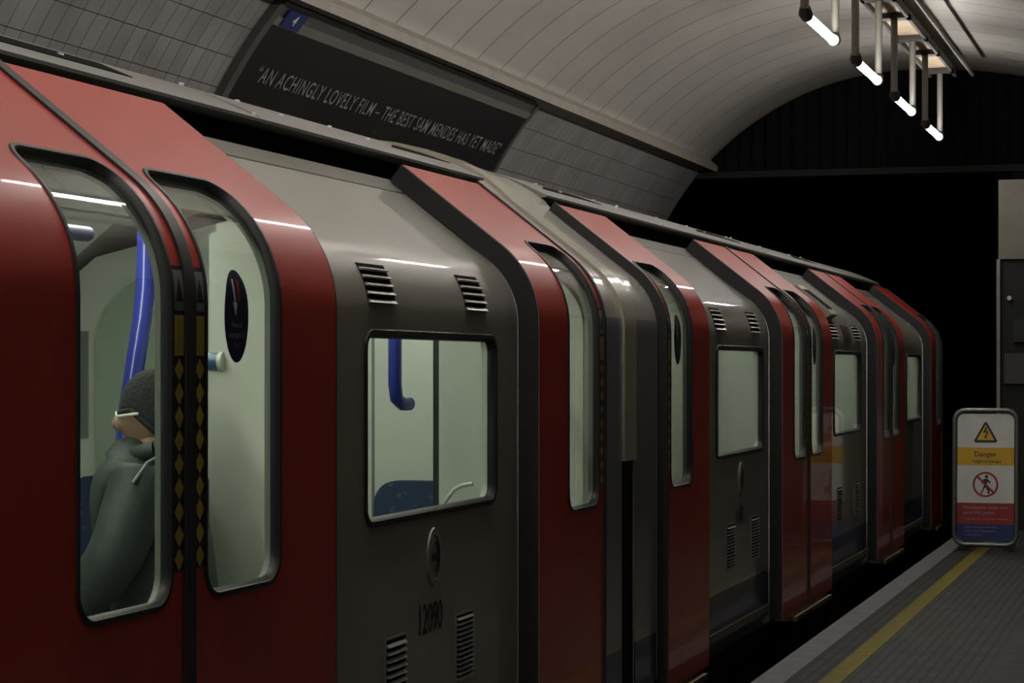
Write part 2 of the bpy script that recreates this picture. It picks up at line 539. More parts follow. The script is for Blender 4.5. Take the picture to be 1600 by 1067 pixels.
# ------------------------------------------------------------------ train parts
DOOR_GLASS = (0.085, 0.520)          # distance of the glass opening from the leading edge of a leaf
SG0, SG1 = s_of_h(-0.530), s_of_h(0.462)

def door_leaf(car, Y_lead, Y_back, side=1, detail=True, sticker=False, hazard=True):
    """Y_lead: edge that meets the other leaf / the car end, Y_back: trailing edge"""
    sg = 1 if Y_back > Y_lead else -1
    w = abs(Y_back - Y_lead); k = w / 0.892
    y0, y1 = min(Y_lead, Y_back), max(Y_lead, Y_back)
    a, b = Y_lead + sg * DOOR_GLASS[0] * k, Y_lead + sg * DOOR_GLASS[1] * k
    hole = (min(a, b), max(a, b), SG0, SG1, 0.075)
    g = 0.012
    mb = MB()
    yl0, yl1 = (y0 + g, y1) if sg > 0 else (y0, y1 - g)
    skin_panel(mb, yl0, yl1, 0.004, S_TOP, hole, 0.0, -0.042, side, 0, 1, 2)
    d = mb.build('door', ['red_paint', 'liner_cream', 'jamb_grey'], car, smooth=30)
    mb = MB(); seal(mb, hole, [(-0.004, 0.001), (-0.002, 0.004), (0.008, 0.004), (0.012, -0.001), (0.016, -0.013), (0.016, -0.020), (-0.001, -0.020)], side)
    mb.build('window_seal', 'seal_rubber', d, smooth=40)
    inner = (hole[0] + .012, hole[1] - .012, SG0 + .012, SG1 - .012, .065)
    mb = MB(); pane(mb, inner, -0.014, -0.019, side)
    mb.build('window_pane', 'window_glass' if side > 0 else 'far_glass_reflection', d, smooth=40)
    # trailing edge: deep rubber strip standing proud of the body skin
    mb = MB()
    ya, yb = (y1, y1 + 0.012) if sg > 0 else (y0 - 0.012, y0)
    skin_panel(mb, ya, yb, 0.004, S_TOP, None, -0.002, -0.072, side)
    mb.build('edge_strip', 'black_rubber', d, smooth=40)
    # leading rubber nosing
    mb = MB()
    ya, yb = (y0, y0 + g + .014) if sg > 0 else (y1 - g - .014, y1)
    skin_panel(mb, ya, yb, 0.004, S_TOP, None, 0.007, -0.05, side)
    yc = (ya + yb) / 2
    mb.build('nosing', 'seal_rubber', d, smooth=40)
    if hazard and side > 0:
        mb = MB()
        ya, yb = (yb + .001, yb + .053) if sg > 0 else (ya - .053, ya - .001)
        s0, s1 = s_of_h(-0.455), s_of_h(0.225)
        skin_panel(mb, ya, yb, s0, s1, None, 0.0012, 0.0004, side, 1, 1, 1)
        nd = 9; sd1 = s_of_h(0.02); dh = (sd1 - s0) / nd; c = (ya + yb) / 2; hw = (yb - ya) / 2 - .002
        for q in range(nd):
            cs = s0 + dh * (q + .5)
            mb.add([P(c - hw, cs, .0022, side), P(c, cs - dh * .48, .0022, side), P(c + hw, cs, .0022, side), P(c, cs + dh * .48, .0022, side)], [(0, 1, 2, 3)], 0)
        # yellow notice with lines of writing, white warning triangle on top
        n0, n1 = s_of_h(0.025), s_of_h(0.115)
        mb.add([P(c - hw, n0, .0022, side), P(c + hw, n0, .0022, side), P(c + hw, n1, .0022, side), P(c - hw, n1, .0022, side)], [(0, 1, 2, 3)], 0)
        vs, fs = text2d('Obstructing the doors can be dangerous', .01)
        x0 = min(v[0] for v in vs); x1 = max(v[0] for v in vs)
        for line in (-.008, .008):
            mb.add([P(c + line + v * .9, (n0 + n1) / 2 - u / (x1 - x0) * (n1 - n0) * .9, .003, side) for u, v in vs], fs, 1)
        t0, t1 = s_of_h(0.125), s_of_h(0.215)
        sliced(mb, [(-hw, 0), (hw, 0), (hw, t1 - t0), (-hw, t1 - t0)], c, t0, .0022, side, 2)
        sliced(mb, [(-hw * .8, .02), (hw * .8, .02), (0, t1 - t0 - .015)], c, t0, .003, side, 1)
        mb.build('hazard_strip', ['hazard_yellow', 'black_rubber', 'grab_grey'], d)
    if sticker:
        mb = MB()
        Yc = 4.790 - 4.513 if sg > 0 else 0
        cy = Y_lead + sg * 0.288 * k
        cs = s_of_h(0.122); rx, ry = .068, .112
        el = poly_ellipse(0, 0, rx, ry)
        o = -0.0125
        rows = [cs - ry * cos(pi * q / 32) for q in range(33)]
        spans = []
        for r_ in rows:
            t = max(0.0, 1 - ((r_ - cs) / ry) ** 2); ww = max(rx * sqrt(t), .0008); spans.append([cy - ww, cy + ww])
        grid_slab(mb, rows, spans, lambda i, j: True, o, o - .0008, side, 0, 0, 0)
        o2 = o + .0006
        # white arrow pointing down
        def q4(pts, mi):
            sliced(mb, pts, cy, cs, o2, side, mi)
        q4([(-.024, .088), (-.014, .088), (-.006, .03), (-.014, .03)], 1)
        q4([(-.022, .03), (.004, .03), (-.006, -.004)], 1)
        q4([(.0, .088), (.016, .088), (.018, .034), (.006, .034)], 2)
        for txt, yy, ww in (('Please let', -.028, .058), ('passengers off', -.052, .088), ('first', -.076, .026)):
            vs, fs = fit_text(txt, ww, .013)
            mb.add([P(cy + x, cs + y + yy, o2, side) for x, y in vs], fs, 3)
        mb.build('sticker', ['sticker_blue', 'text_white', 'arrow_red', 'text_dim'], d)
    return d

def louvre(parent, Yc, Yw, h0, h1, n, side, mslat, name='vent', frame=True):
    mb = MB()
    s0, s1 = s_of_h(h0), s_of_h(h1)
    skin_panel(mb, Yc - Yw / 2, Yc + Yw / 2, s0, s1, None, BO + 0.0016, BO + 0.0004, side, 1, 1, 1)
    p = (s1 - s0) / n
    for k in range(n):
        a = s0 + p * k
        # each blade is a slanted lip standing off the skin
        y0, y1 = Yc - Yw / 2 + .003, Yc + Yw / 2 - .003
        v = [P(y0, a, BO + .002, side), P(y1, a, BO + .002, side), P(y1, a + p * .04, BO + .011, side), P(y0, a + p * .04, BO + .011, side),
             P(y0, a + p * .46, BO + .002, side), P(y1, a + p * .46, BO + .002, side)]
        mb.add(v, [(0, 1, 2, 3), (3, 2, 5, 4), (0, 3, 4), (1, 5, 2), (0, 4, 5, 1)], 0)
    if frame:
        for (ya, yb, sa, sb) in ((Yc - Yw / 2 - .006, Yc - Yw / 2, s0 - .006, s1 + .006), (Yc + Yw / 2, Yc + Yw / 2 + .006, s0 - .006, s1 + .006)):
            skin_panel(mb, ya, yb, sa, sb, None, BO + .003, BO, side, 2, 2, 2)
        for (sa, sb) in ((s0 - .006, s0), (s1, s1 + .006)):
            skin_panel(mb, Yc - Yw / 2, Yc + Yw / 2, sa, sb, None, BO + .003, BO, side, 2, 2, 2)
    return mb.build(name, [mslat, 'black_void', 'seal_rubber' if not frame else 'cream_paint'], parent, smooth=30)

def roundel(parent, Yc, hc, side=1):
    """oval access cover with a ring and a crossing bar"""
    mb = MB(); rx, ry = .064, .092; sc = s_of_h(hc)
    n = 48
    def ring(ra, rb, oa, ob, mi):
        vs = []
        for k in range(n):
            a = 2 * pi * k / n
            vs += [P(Yc + rx * ra * cos(a), sc + ry * ra * sin(a), oa, side), P(Yc + rx * rb * cos(a), sc + ry * rb * sin(a), ob, side)]
        mb.add(vs, [(2 * k, 2 * k + 1, (2 * k + 3) % (2 * n), (2 * k + 2) % (2 * n)) for k in range(n)], mi)
    ring(1.0, .97, BO, BO + .006, 0); ring(.97, .74, BO + .006, BO + .007, 0); ring(.74, .70, BO + .007, BO + .003, 1)
    mb.add([P(Yc + rx * .70 * cos(2 * pi * k / n), sc + ry * .70 * sin(2 * pi * k / n), BO + .003, side) for k in range(n)], [tuple(range(n))], 2)
    ring(.60, .54, BO + .0035, BO + .0065, 0); ring(.54, .46, BO + .0065, BO + .0035, 1)
    for x0, x1 in ((-.52, -.1), (.05, .45)):
        mb.add([P(Yc + rx * x0, sc - .012, BO + .0075, side), P(Yc + rx * x1, sc - .012, BO + .0075, side), P(Yc + rx * x1, sc + .012, BO + .0075, side), P(Yc + rx * x0, sc + .012, BO + .0075, side)], [(0, 1, 2, 3)], 1)
    for yy in (.84, -.84):
        mb.add([P(Yc + .005 * cos(2 * pi * k / 8), sc + ry * yy + .005 * sin(2 * pi * k / 8), BO + .0078, side) for k in range(8)], [tuple(range(8))], 1)
    return mb.build('access_cover', ['badge_metal', 'number_black', 'cream_paint'], parent, smooth=35)

def bay(car, Y0, Y1, win, side=1, vents=(), low_vents=(), badge=None, number=None, extra=None, lower_detail=True):
    hole = (win[0], win[1], s_of_h(-0.452), s_of_h(0.102), 0.055)
    mb = MB()
    sb = s_of_h(-1.115)
    skin_panel(mb, Y0 - .05, Y1 + .05, sb, S_BODY, hole, BO, BO - 0.05, side, 0, 1, 1)
    p = mb.build('side_panel', ['cream_paint', 'liner_cream'], car, smooth=30)
    mb = MB(); skin_panel(mb, Y0 - .05, Y1 + .05, 0.03, sb, None, BO, BO - .05, side, 0, 1, 0)
    mb.build('skirt_panel', ['blue_paint', 'liner_cream'], p, smooth=30)
    mb = MB(); skin_panel(mb, Y0 + .02, Y1 - .02, 0.055, 0.095, None, BO + .006, BO, side)
    mb.build('skirt_moulding', 'cabinet_cream', p)
    # long joint line in the cantrail
    sj = s_of_h(0.665)
    mb = MB(); skin_panel(mb, Y0, Y1, sj, sj + .007, None, BO + .0015, BO, side)
    mb.build('joint_strip', 'seal_rubber', p)
    mb = MB(); seal(mb, hole, [(-0.006, 0.001), (-0.003, 0.006), (0.010, 0.006), (0.016, -0.001), (0.020, -0.014), (0.020, -0.023), (-0.001, -0.023)], side, BO)
    mb.build('window_seal', 'black_rubber', p, smooth=40)
    inner = (hole[0] + .014, hole[1] - .014, hole[2] + .014, hole[3] - .014, .045)
    mb = MB(); pane(mb, inner, BO - 0.015, BO - 0.021, side)
    mb.build('window_pane', 'window_glass' if side > 0 else 'far_glass_reflection', p, smooth=40)
    for (yc, w, h0, h1) in vents: louvre(p, yc, w, h0, h1, 5, side, 'slat_metal', frame=False)
    for (yc, w, h0, h1) in low_vents: louvre(p, yc, w, h0, h1, 13, side, 'grab_grey', 'grille')
    if badge: roundel(p, badge[0], badge[1], side)
    if number:
        txt, yc, hc = number
        vs, fs = fit_text(txt, .215, .092, .95)
        mb = MB(); decal(mb, vs, fs, yc, s_of_h(hc) - .046, BO + .0015, side)
        mb.build('car_number', 'number_black', p)
    return p

def interior_bay(car, Y0, Y1, detail=True):
    """draught screens, seats and rails between two doorways"""
    for y, sg in ((Y0 + .03, 1), (Y1 - .03, -1)):
        for sd in (1, -1):
            mb = MB()
            prof_pts = []
            for s in s_rows(.05, S_V + S_ARC + .10):
                L, h = prof(s, BO - .055, 1); prof_pts.append((L, h))
            depth = 2.50
            poly = prof_pts + [(max(depth, prof_pts[-1][0] + .02), prof_pts[-1][1]), (depth, .30), (depth, -1.34)]
            if sd < 0: poly = [(2 * LC - L, h) for L, h in poly]
            mb.prism(poly, y - .018, y + .018)
            ds = mb.build('draught_screen', 'liner_cream', car, smooth=40)
            mb = MB(); a_, b_ = (depth, depth + .022) if sd > 0 else (2 * LC - depth - .022, 2 * LC - depth)
            mb.lbox(a_, b_, y - .016, y + .016, -1.34, .36); mb.build('screen_edge', 'liner_cream' if sg > 0 else 'seal_rubber', ds)
    ns = max(2, int((Y1 - Y0 - .14) / .46)); wv = (Y1 - Y0 - .14) / ns
    for sd in (1, -1):
        for k in range(ns):
            ya = Y0 + .07 + wv * k + .012; yb = ya + wv - .024
            def q(L): return L if sd > 0 else 2 * LC - L
            # backrest with rounded top corners, leaning on the side wall
            mb = MB()
            hb, ht, r = -.93, -.475, .07
            out = [(ya, hb), (yb, hb)]
            for c, a0 in (((yb - r, ht - r), 0), ((ya + r, ht - r), pi / 2)):
                for t in range(7):
                    a = a0 + t / 6 * pi / 2; out.append((c[0] + r * cos(a), c[1] + r * sin(a)))
            n = len(out)
            La, Lb = 2.31, 2.37
            lean = lambda h: (ht - h) * .10
            v = [W(q(La + lean(h)), y, h) for y, h in out] + [W(q(Lb + lean(h)), y, h) for y, h in out]
            mb.add(v, [tuple(range(n))[::-1], tuple(range(n, 2 * n))] + [(i, (i + 1) % n, n + (i + 1) % n, n + i) for i in range(n)])
            seat_o = mb.build('seat_back', 'moquette', car, smooth=40)
            mb = MB()
            pts = [(2.41, -.99), (2.80, -.99), (2.84, -.96), (2.84, -.92), (2.80, -.895), (2.41, -.92)]
            mb.prism([(q(L), h) for L, h in pts], ya, yb)
            mb.build('seat_cushion', 'moquette', car, smooth=40)
        mb = MB(); Lm = (2.30, 2.74)
        pts = [(2.30, -1.38), (2.72, -1.38), (2.78, -1.0), (2.30, -1.0)]
        mb.prism([((L if sd > 0 else 2 * LC - L), h) for L, h in pts], Y0 + .07, Y1 - .07)
        mb.build('seat_plinth', 'liner_green', car)
        # curved armrests
        for y in (Y0 + .075, Y1 - .075):
            path = [(2.36, -.62), (2.50, -.60), (2.62, -.635), (2.70, -.72), (2.74, -.86)]
            mb = MB(); mb.tube([W((L if sd > 0 else 2 * LC - L), y, h) for L, h in path], .016, 10)
            mb.build('armrest', 'liner_cream', car, smooth=60)

def car_shell(car, Y0, Y1, end_near=True, end_far=True):
    """roof cover, dark door-gear slot, floor, ceiling, underframe, end walls"""
    sb, hb = prof(S_BODY, BO)
    # roof cover profile, near edge first, mirrored
    half = [(2.715, .748), (2.712, .757), (2.722, .763), (2.80, .800), (2.90, .842), (3.0, .876), (3.15, .912), (3.3, .934), (LC, .942)]
    top = half + [(2 * LC - L, h) for L, h in half[-2::-1]]
    under = [(2 * LC - 2.76, .745), (2 * LC - 2.95, .775), (2.95, .775), (2.76, .745)]
    mb = MB(); mb.prism(top + under, Y0, Y1)
    mb.build('roof_cover', 'roof_grey', car, smooth=25)
    for sd in (1, -1):
        q = (lambda L: L) if sd > 0 else (lambda L: 2 * LC - L)
        mb = MB(); mb.prism([(q(2.7), .60), (q(2.86), .60), (q(2.86), .774), (q(2.83), .774), (q(2.83), .62), (q(2.74), .62)], Y0, Y1)
        # door gear box behind the slot
        mb.build('gear_recess', 'black_void', car)
    mb = MB(); mb.lbox(2.26, 2 * LC - 2.26, Y0 + .02, Y1 - .02, -1.43, -1.385)
    mb.build('car_floor', 'saloon_floor', car)
    # ceiling of the saloon
    cl = [(2.72, .585), (2.86, .605), (3.05, .66), (3.2, .69), (LC, .70)]
    cl = cl + [(2 * LC - L, h) for L, h in cl[-2::-1]]
    poly = cl + [(L, h + .02) for L, h in cl[::-1]]
    mb = MB(); mb.prism(poly, Y0 + .02, Y1 - .02)
    mb.build('saloon_ceiling', 'liner_cream', car, smooth=30)
    # near strip lies flat behind the cantrail, lighting the saloon
    mb = MB(); mb.add([W(2.80, Y0 + .2, .575), W(2.92, Y0 + .2, .590), W(2.92, Y1 - .2, .590), W(2.80, Y1 - .2, .575),
                       W(2.80, Y0 + .2, .565), W(2.92, Y0 + .2, .580), W(2.92, Y1 - .2, .580), W(2.80, Y1 - .2, .565)],
               [(0, 1, 2, 3), (4, 7, 6, 5), (0, 4, 5, 1), (1, 5, 6, 2), (2, 6, 7, 3), (3, 7, 4, 0)])
    mb.build('light_strip', 'car_light', car)
    # underframe, equipment cases
    mb = MB(); mb.lbox(2.34, 2 * LC - 2.34, Y0, Y1, -1.60, -1.432)
    y = Y0 + .5
    while y < Y1 - 1.2:
        w = random.uniform(.5, 1.0); d = random.uniform(-2.0, -1.85)
        mb.lbox(2.42, 2 * LC - 2.42, y, y + w, d, -1.6)
        y += w + random.uniform(.1, .35)
    mb.build('underframe', 'underframe', car)

def arch(mb, pts_half, Y0, Y1, t=.05):
    """bent strip following a half section mirrored about the car centre"""
    full = pts_half + [(2 * LC - L, h) for L, h in pts_half[-2::-1]]
    inn = []
    for L, h in full[::-1]:
        k = max(0.0, min(1.0, (h - .1) / .5)); d = (t if L < LC else -t)
        inn.append((L + d * (1 - .6 * k), h - t * k))
    v = []
    for y in (Y0, Y1): v += [W(L, y(L) if callable(y) else y, h) for L, h in full + inn]
    n = len(full); m = 2 * n
    fs = [(i, (i + 1) % m, m + (i + 1) % m, m + i) for i in range(m)]
    for i in range(n - 1):
        for o in (0, m): fs.append((o + i, o + i + 1, o + m - 2 - i, o + m - 1 - i))
    mb.add(v, fs)

def car_end(car, Ya, Yb, Yt0, Yt1):
    """end corner fairing between Ya and Yb on both flanks, arching over the roof between Yt0 and Yt1"""
    half = [prof(s, -.035) for s in s_rows(.06, S_TOP - .02)] + [(2.72, .732), (2.77, .770), (2.83, .806), (2.92, .850), (3.02, .884), (3.15, .917), (3.3, .939), (LC, .948)]
    def blend(a, b):
        def f(L):
            L = min(L, 2 * LC - L); k = max(0.0, min(1.0, (L - 2.62) / .08)); return a + (b - a) * k
        return f
    mb = MB(); arch(mb, half, blend(Ya, Yt0), blend(Yb, Yt1))
    mb.build('end_fairing', 'fairing_vinyl', car, smooth=40)

# ------------------------------------------------------------------ build the cars
def fill_header(car, ya, yb):
    """body skin behind the door leaves (above the doorway) on both sides"""
    for sd in (1, -1):
        mb = MB(); skin_panel(mb, ya, yb, s_of_h(.50), S_BODY, None, BO, BO - .05, sd, 0, 1, 0)
        mb.build('door_header', ['cream_paint', 'liner_cream'], car, smooth=30)

def sills(car, ya, yb):
    for sd in (1, -1):
        q = (lambda L: L) if sd > 0 else (lambda L: 2 * LC - L)
        mb = MB()
        mb.prism([(q(2.135), -1.445), (q(2.135), -1.418), (q(2.26), -1.412), (q(2.26), -1.445)], ya + .35, yb - .10)
        mb.build('door_step', 'step_yellow', car)

def double_door(car, Y0, Yc, Y1, sticker=True):
    for sd in (1, -1):
        door_leaf(car, Yc, Y1, sd, sticker=(sticker and sd > 0))
        door_leaf(car, Yc, Y0, sd)
    fill_header(car, Y0, Y1); sills(car, Y0, Y1)

def single_door(car, Y_lead, Y_back, sticker=False):
    for sd in (1, -1):
        door_leaf(car, Y_lead, Y_back, sd, sticker=(sticker and sd > 0))
    a, b = sorted((Y_lead, Y_back)); fill_header(car, a, b); sills(car, a, b)

def both_bays(car, Y0, Y1, win, **kw):
    bay(car, Y0, Y1, win, 1, **kw)
    bay(car, Y0, Y1, win, -1)
    interior_bay(car, Y0, Y1)

def roof_bolts(car, ys, r=.009):
    for y, L, h in ys:
        mb = MB(); mb.tube([W(L, y, h - .004), W(L - .002, y, h + .006)], r, 8)
        mb.build('roof_bolt', 'bolt_shine_white', car, smooth=60)

def cover_h(L):
    half = [(2.722, .763), (2.80, .800), (2.90, .842), (3.0, .876), (3.15, .912), (3.3, .934), (LC, .942)]
    for a, b in zip(half, half[1:]):
        if a[0] <= L <= b[0]: return a[1] + (b[1] - a[1]) * (L - a[0]) / (b[0] - a[0])
    return half[-1][1]

def roof_joint(car, y):
    mb = MB()
    pts = [(2.712, .752), (2.722, .7655), (2.80, .8025), (2.90, .8445), (3.0, .8785), (3.15, .9145), (3.3, .9365), (LC, .9445)]
    v = []
    for yy in (y - .008, y + .008): v += [W(L, yy, h) for L, h in pts]
    n = len(pts); mb.add(v, [(i, i + 1, n + i + 1, n + i) for i in range(n - 1)])
    mb.build('roof_joint', 'black_rubber', car)
    roof_bolts(car, [(y, 2.735, cover_h(2.735) + .003), (y, 2.98, cover_h(2.98) + .003)])

def roof_vent(car, ya, yb, La, Lb, taper=.0):
    mb = MB()
    n = 16; v = []; 
    for k in range(n + 1):
        t = k / n; y = ya + (yb - ya) * t
        w = 1 - taper * (abs(2 * t - 1) ** 2)
        L0, L1 = La, La + (Lb - La) * w
        v += [W(L0, y, cover_h(L0) + .0025), W(L1, y, cover_h(L1) + .0025), W(L0, y, cover_h(L0) - .004), W(L1, y, cover_h(L1) - .004)]
    f = []
    for k in range(n):
        a, b = 4 * k, 4 * k + 4
        f += [(a, a + 1, b + 1, b), (a + 2, b + 2, b + 3, a + 3), (a, b, b + 2, a + 2), (a + 1, a + 3, b + 3, b + 1)]
    f += [(0, 2, 3, 1), (4 * n, 4 * n + 1, 4 * n + 3, 4 * n + 2)]
    mb.add(v, f)
    mb.build('roof_slot', 'black_void', car)

def make_car(name_label, Ya, Yb):
    c = empty('train_car', W(LC, Ya, -1.40))
    tag(c, name_label, 'train car')
    return c

# --- near car, its far end at the gangway
car1 = make_car('nearest red and cream underground train car, numbered 12090, with a passenger in its doorway window', -3.0, 8.6)
both_bays(car1, 5.405, 7.298, (5.812, 7.035),
          vents=((5.955, .225, .190, .336), (6.83, .22, .190, .336)),
          low_vents=((6.062, .165, -1.08, -.794), (6.70, .165, -.994, -.790)),
          badge=(6.40, -.584), number=('12090', 6.378, -.766))
double_door(car1, 3.62, 4.513, 5.405)
both_bays(car1, 1.75, 3.62, (2.15, 3.25), vents=((2.25, .31, .192, .328), (3.1, .31, .192, .328)))
double_door(car1, -.03, .86, 1.75)
both_bays(car1, -1.9, -.03, (-1.5, -.4))
single_door(car1, -2.79, -1.9)
single_door(car1, 8.19, 7.298)
car_shell(car1, -2.9, 8.42)
car_end(car1, 8.195, 8.590, 8.425, 8.590)
car_end(car1, -3.1, -2.795, -3.1, -2.9)
# --- second car
car2 = make_car('second underground train car beyond the gangway, red doors and blue skirt, running into the dark', 9.0, 20.2)
both_bays(car2, 10.108, 12.05, (10.62, 11.86),
          vents=((10.73, .24, .190, .330), (11.65, .24, .190, .330)),
          low_vents=((10.98, .20, -1.02, -.80), (11.62, .20, -1.02, -.80)), badge=(11.24, -.584), number=('11090', 11.22, -.766))
single_door(car2, 9.216, 10.108, sticker=True)
double_door(car2, 12.05, 12.92, 13.80)
both_bays(car2, 13.80, 15.90, (14.36, 15.58),
          vents=((14.42, .26, .192, .328), (15.45, .26, .192, .328)),
          low_vents=((14.6, .18, -1.02, -.80), (15.4, .18, -1.02, -.80)))
double_door(car2, 15.90, 16.66, 17.45)
both_bays(car2, 17.45, 19.35, (18.2, 19.2))
single_door(car2, 20.2, 19.35)
car_shell(car2, 9.32, 20.2)
car_end(car2, 8.795, 9.21, 8.795, 9.315)
car_end(car2, 20.2, 20.5, 20.2, 20.5)

# roof details
for y in (6.2,): roof_joint(car1, y)
roof_vent(car1, 2.2, 5.52, 2.80, 2.905)
roof_bolts(car1, [(4.98, 2.93, cover_h(2.93)), (5.22, 2.86, cover_h(2.86)), (6.55, 2.95, cover_h(2.95)), (6.72, 2.87, cover_h(2.87)), (7.35, 2.95, cover_h(2.95)), (7.52, 2.87, cover_h(2.87))])
roof_vent(car1, 7.72, 8.38, 2.84, 2.92, .9)
roof_vent(car2, 9.7, 10.72, 2.83, 2.93, .9)
roof_joint(car2, 11.6); roof_joint(car2, 14.7); roof_joint(car2, 17.5)
roof_vent(car2, 13.0, 14.3, 2.83, 2.93, .9); roof_vent(car2, 16.4, 17.4, 2.83, 2.93, .9)
roof_bolts(car2, [(y + d, L, cover_h(L)) for y in (9.95, 11.0, 12.4, 13.2, 14.4, 15.6, 16.8) for L, d in ((2.87, .14), (2.95, 0))])

# small lamp housing and data panel high on the second car's middle bay
mb = MB()
for (a, b, s0, s1) in ((14.25, 14.36, .52, .60), (14.36, 14.72, .505, .515), (14.72, 14.82, .52, .60)):
    pass
hs0, hs1 = s_of_h(.36), s_of_h(.56)
skin_panel(mb, 14.35, 14.62, hs0, hs1, None, BO + .05, BO, 1)
lh = mb.build('lamp_housing', 'cornice_beige', car2, smooth=30)
mb = MB(); skin_panel(mb, 14.38, 14.59, hs0 + .05, hs1 - .05, None, BO + .053, BO + .049, 1)
mb.build('lamp_lens', 'black_void', lh)
mb = MB(); skin_panel(mb, 14.80, 15.10, s_of_h(.17), s_of_h(.31), None, BO + .006, BO, 1)
mb.build('data_panel', 'black_rubber', car2, smooth=30)

# inter-car barrier: ribbed vinyl cover on the gangway between the two cars
g = empty('gangway_barrier', W(LC, 8.7, -1.4))
tag(g, 'pale glossy gangway cover bridging the two train cars, with a dark vertical gap', 'gangway')
half = [prof(s, -.022) for s in s_rows(1.02, S_TOP - .02)] + [(2.72, .747), (2.77, .786), (2.83, .822), (2.92, .866), (3.02, .900), (3.15, .932), (3.3, .953), (LC, .961)]
mb = MB(); arch(mb, half, 8.592, 8.792); mb.build('gangway_cover', 'cover_cream', g, smooth=30)
mb = MB(); mb.lbox(3.1, 3.84, 8.44, 9.3, -1.62, -1.46); mb.build('coupler', 'underframe', g)
mb = MB(); mb.lbox(2.19, 4.75, 8.594, 8.791, -1.4, .05); mb.build('gap_shade_block', 'black_void', g)  # black block fills the gap, standing in for its shade
# blue toe panels on the fairings
for c, a, b in ((car1, 8.22, 8.58), (car2, 8.80, 9.17)):
    mb = MB(); skin_panel(mb, a, b, .06, s_of_h(-1.13), None, -.031, -.036, 1)
    mb.build('toe_panel', 'blue_paint', c)
    mb = MB(); skin_panel(mb, a, b, s_of_h(-1.13), s_of_h(.20), None, -.032, -.036, 1)
    mb.build('flank_panel', 'fairing_grey', c, smooth=30)

# grab poles and handles seen through the near windows
def rail(car, pts, r, m, name='grab_pole'):
    mb = MB(); mb.tube([W(*p) for p in pts], r, 14); return mb.build(name, m, car, smooth=60)
rail(car1, [(2.545, 6.93, .36), (2.545, 6.93, .05), (2.545, 6.93, -.06), (2.545, 6.945, -.105), (2.54, 6.985, -.125), (2.53, 7.03, -.125)], .023, 'pole_blue')
rail(car1, [(2.80, 5.62, .58), (2.79, 5.58, .22), (2.78, 5.54, .13), (2.78, 5.50, .02), (2.78, 5.44, -.16), (2.78, 5.42, -1.38)], .028, 'pole_blue')
rail(car1, [(2.86, 3.9, .36), (2.86, 5.37, .36)], .021, 'rail_slate', 'hand_rail')
rail(car1, [(2.49, 5.42, .014), (2.62, 5.42, .014)], .024, 'handle_blue', 'hand_grip')
rail(car1, [(2.478, 5.42, .014), (2.490, 5.42, .014)], .027, 'liner_cream', 'grip_mount')
rail(car1, [(2.47, 7.62, .0), (2.47, 8.05, .0)], .022, 'handle_blue', 'hand_grip')
rail(car1, [(2.395, 6.97, -.54), (2.385, 6.97, -.455), (2.35, 6.97, -.41), (2.32, 6.97, -.395), (2.285, 6.97, -.39)], .007, 'liner_cream', 'armrest')
def bulkhead(car, Y, sg):
    """interior end wall with the gangway door; sg = direction in which the saloon lies"""
    hp_ = [prof(s_, BO - .052) for s_ in s_rows(.02, S_V + S_ARC + .22)]
    poly = hp_ + [(LC, .68)] + [(2 * LC - L, h) for L, h in hp_[::-1]]
    mb = MB(); mb.prism(poly, Y - .02, Y + .02)
    bk = mb.build('end_bulkhead', 'liner_cream', car, smooth=30)
    y = Y + sg * .024
    mb = MB(); mb.lbox(3.16, 3.78, y - .006, y + .006, -1.37, .42); mb.build('gangway_door', 'liner_cream', bk)
    mb = MB(); mb.lbox(3.150, 3.158, y - .008, y + .008, -1.37, .43); mb.lbox(3.782, 3.790, y - .008, y + .008, -1.37, .43); mb.lbox(3.15, 3.79, y - .008, y + .008, .422, .430)
    mb.build('door_gap', 'grab_grey', bk)
    mb = MB(); mb.lbox(3.30, 3.64, y - .010, y + .010, -.35, .30); mb.build('door_window', 'far_glass_reflection', bk)
    mb = MB(); yy = y + sg * .04; mb.tube([W(3.19, y, -.16), W(3.19, yy, -.17), W(3.19, yy, -.40), W(3.19, y, -.41)], .013, 10); mb.build('door_handle', 'grab_grey', bk, smooth=60)
    for q in (lambda L: L, lambda L: 2 * LC - L):
        mb = MB(); pl = [(q(4.10), -1.36), (q(4.40), -1.36), (q(4.40), .12), (q(4.36), .24), (q(4.27), .33), (q(4.20), .37), (q(4.20), .30), (q(4.10), .22)]
        mb.prism(pl, y - .005, y + .005); mb.build('equipment_panel', 'liner_green', bk)
        mb = MB(); a_, b_ = sorted((q(4.435), q(4.475))); mb.lbox(a_, b_, y - .006, y + .006, -.3, .15); mb.build('notice', 'grab_grey', bk)
        # end seat with a rounded back against the bulkhead
        mb = MB(); out = []
        La, Lb, hb, ht, r = 2.46, 3.12, -.98, -.455, .09
        out = [(La, hb), (Lb, hb)]
        for c_, a0 in (((Lb - r, ht - r), 0), ((La + r, ht - r), pi / 2)):
            for t in range(7):
                a = a0 + t / 6 * pi / 2; out.append((c_[0] + r * cos(a), c_[1] + r * sin(a)))
        n = len(out); ya_, yb_ = y + sg * .01, y + sg * .08
        v = [W(q(L), ya_, h) for L, h in out] + [W(q(L), yb_ + sg * (ht - h) * .08, h) for L, h in out]
        mb.add(v, [tuple(range(n))[::-1], tuple(range(n, 2 * n))] + [(i, (i + 1) % n, n + (i + 1) % n, n + i) for i in range(n)])
        mb.build('end_seat_back', 'moquette', car, smooth=40)
        mb = MB(); mb.lbox(q(La + .02), q(Lb - .02), min(y + sg * .10, y + sg * .34), max(y + sg * .10, y + sg * .34), -1.0, -.93); mb.build('end_seat_cushion', 'moquette', car, smooth=40)
for c_, Y_, g_ in ((car1, 8.36, -1), (car1, -2.85, 1), (car2, 9.36, 1), (car2, 20.1, -1)): bulkhead(c_, Y_, g_)
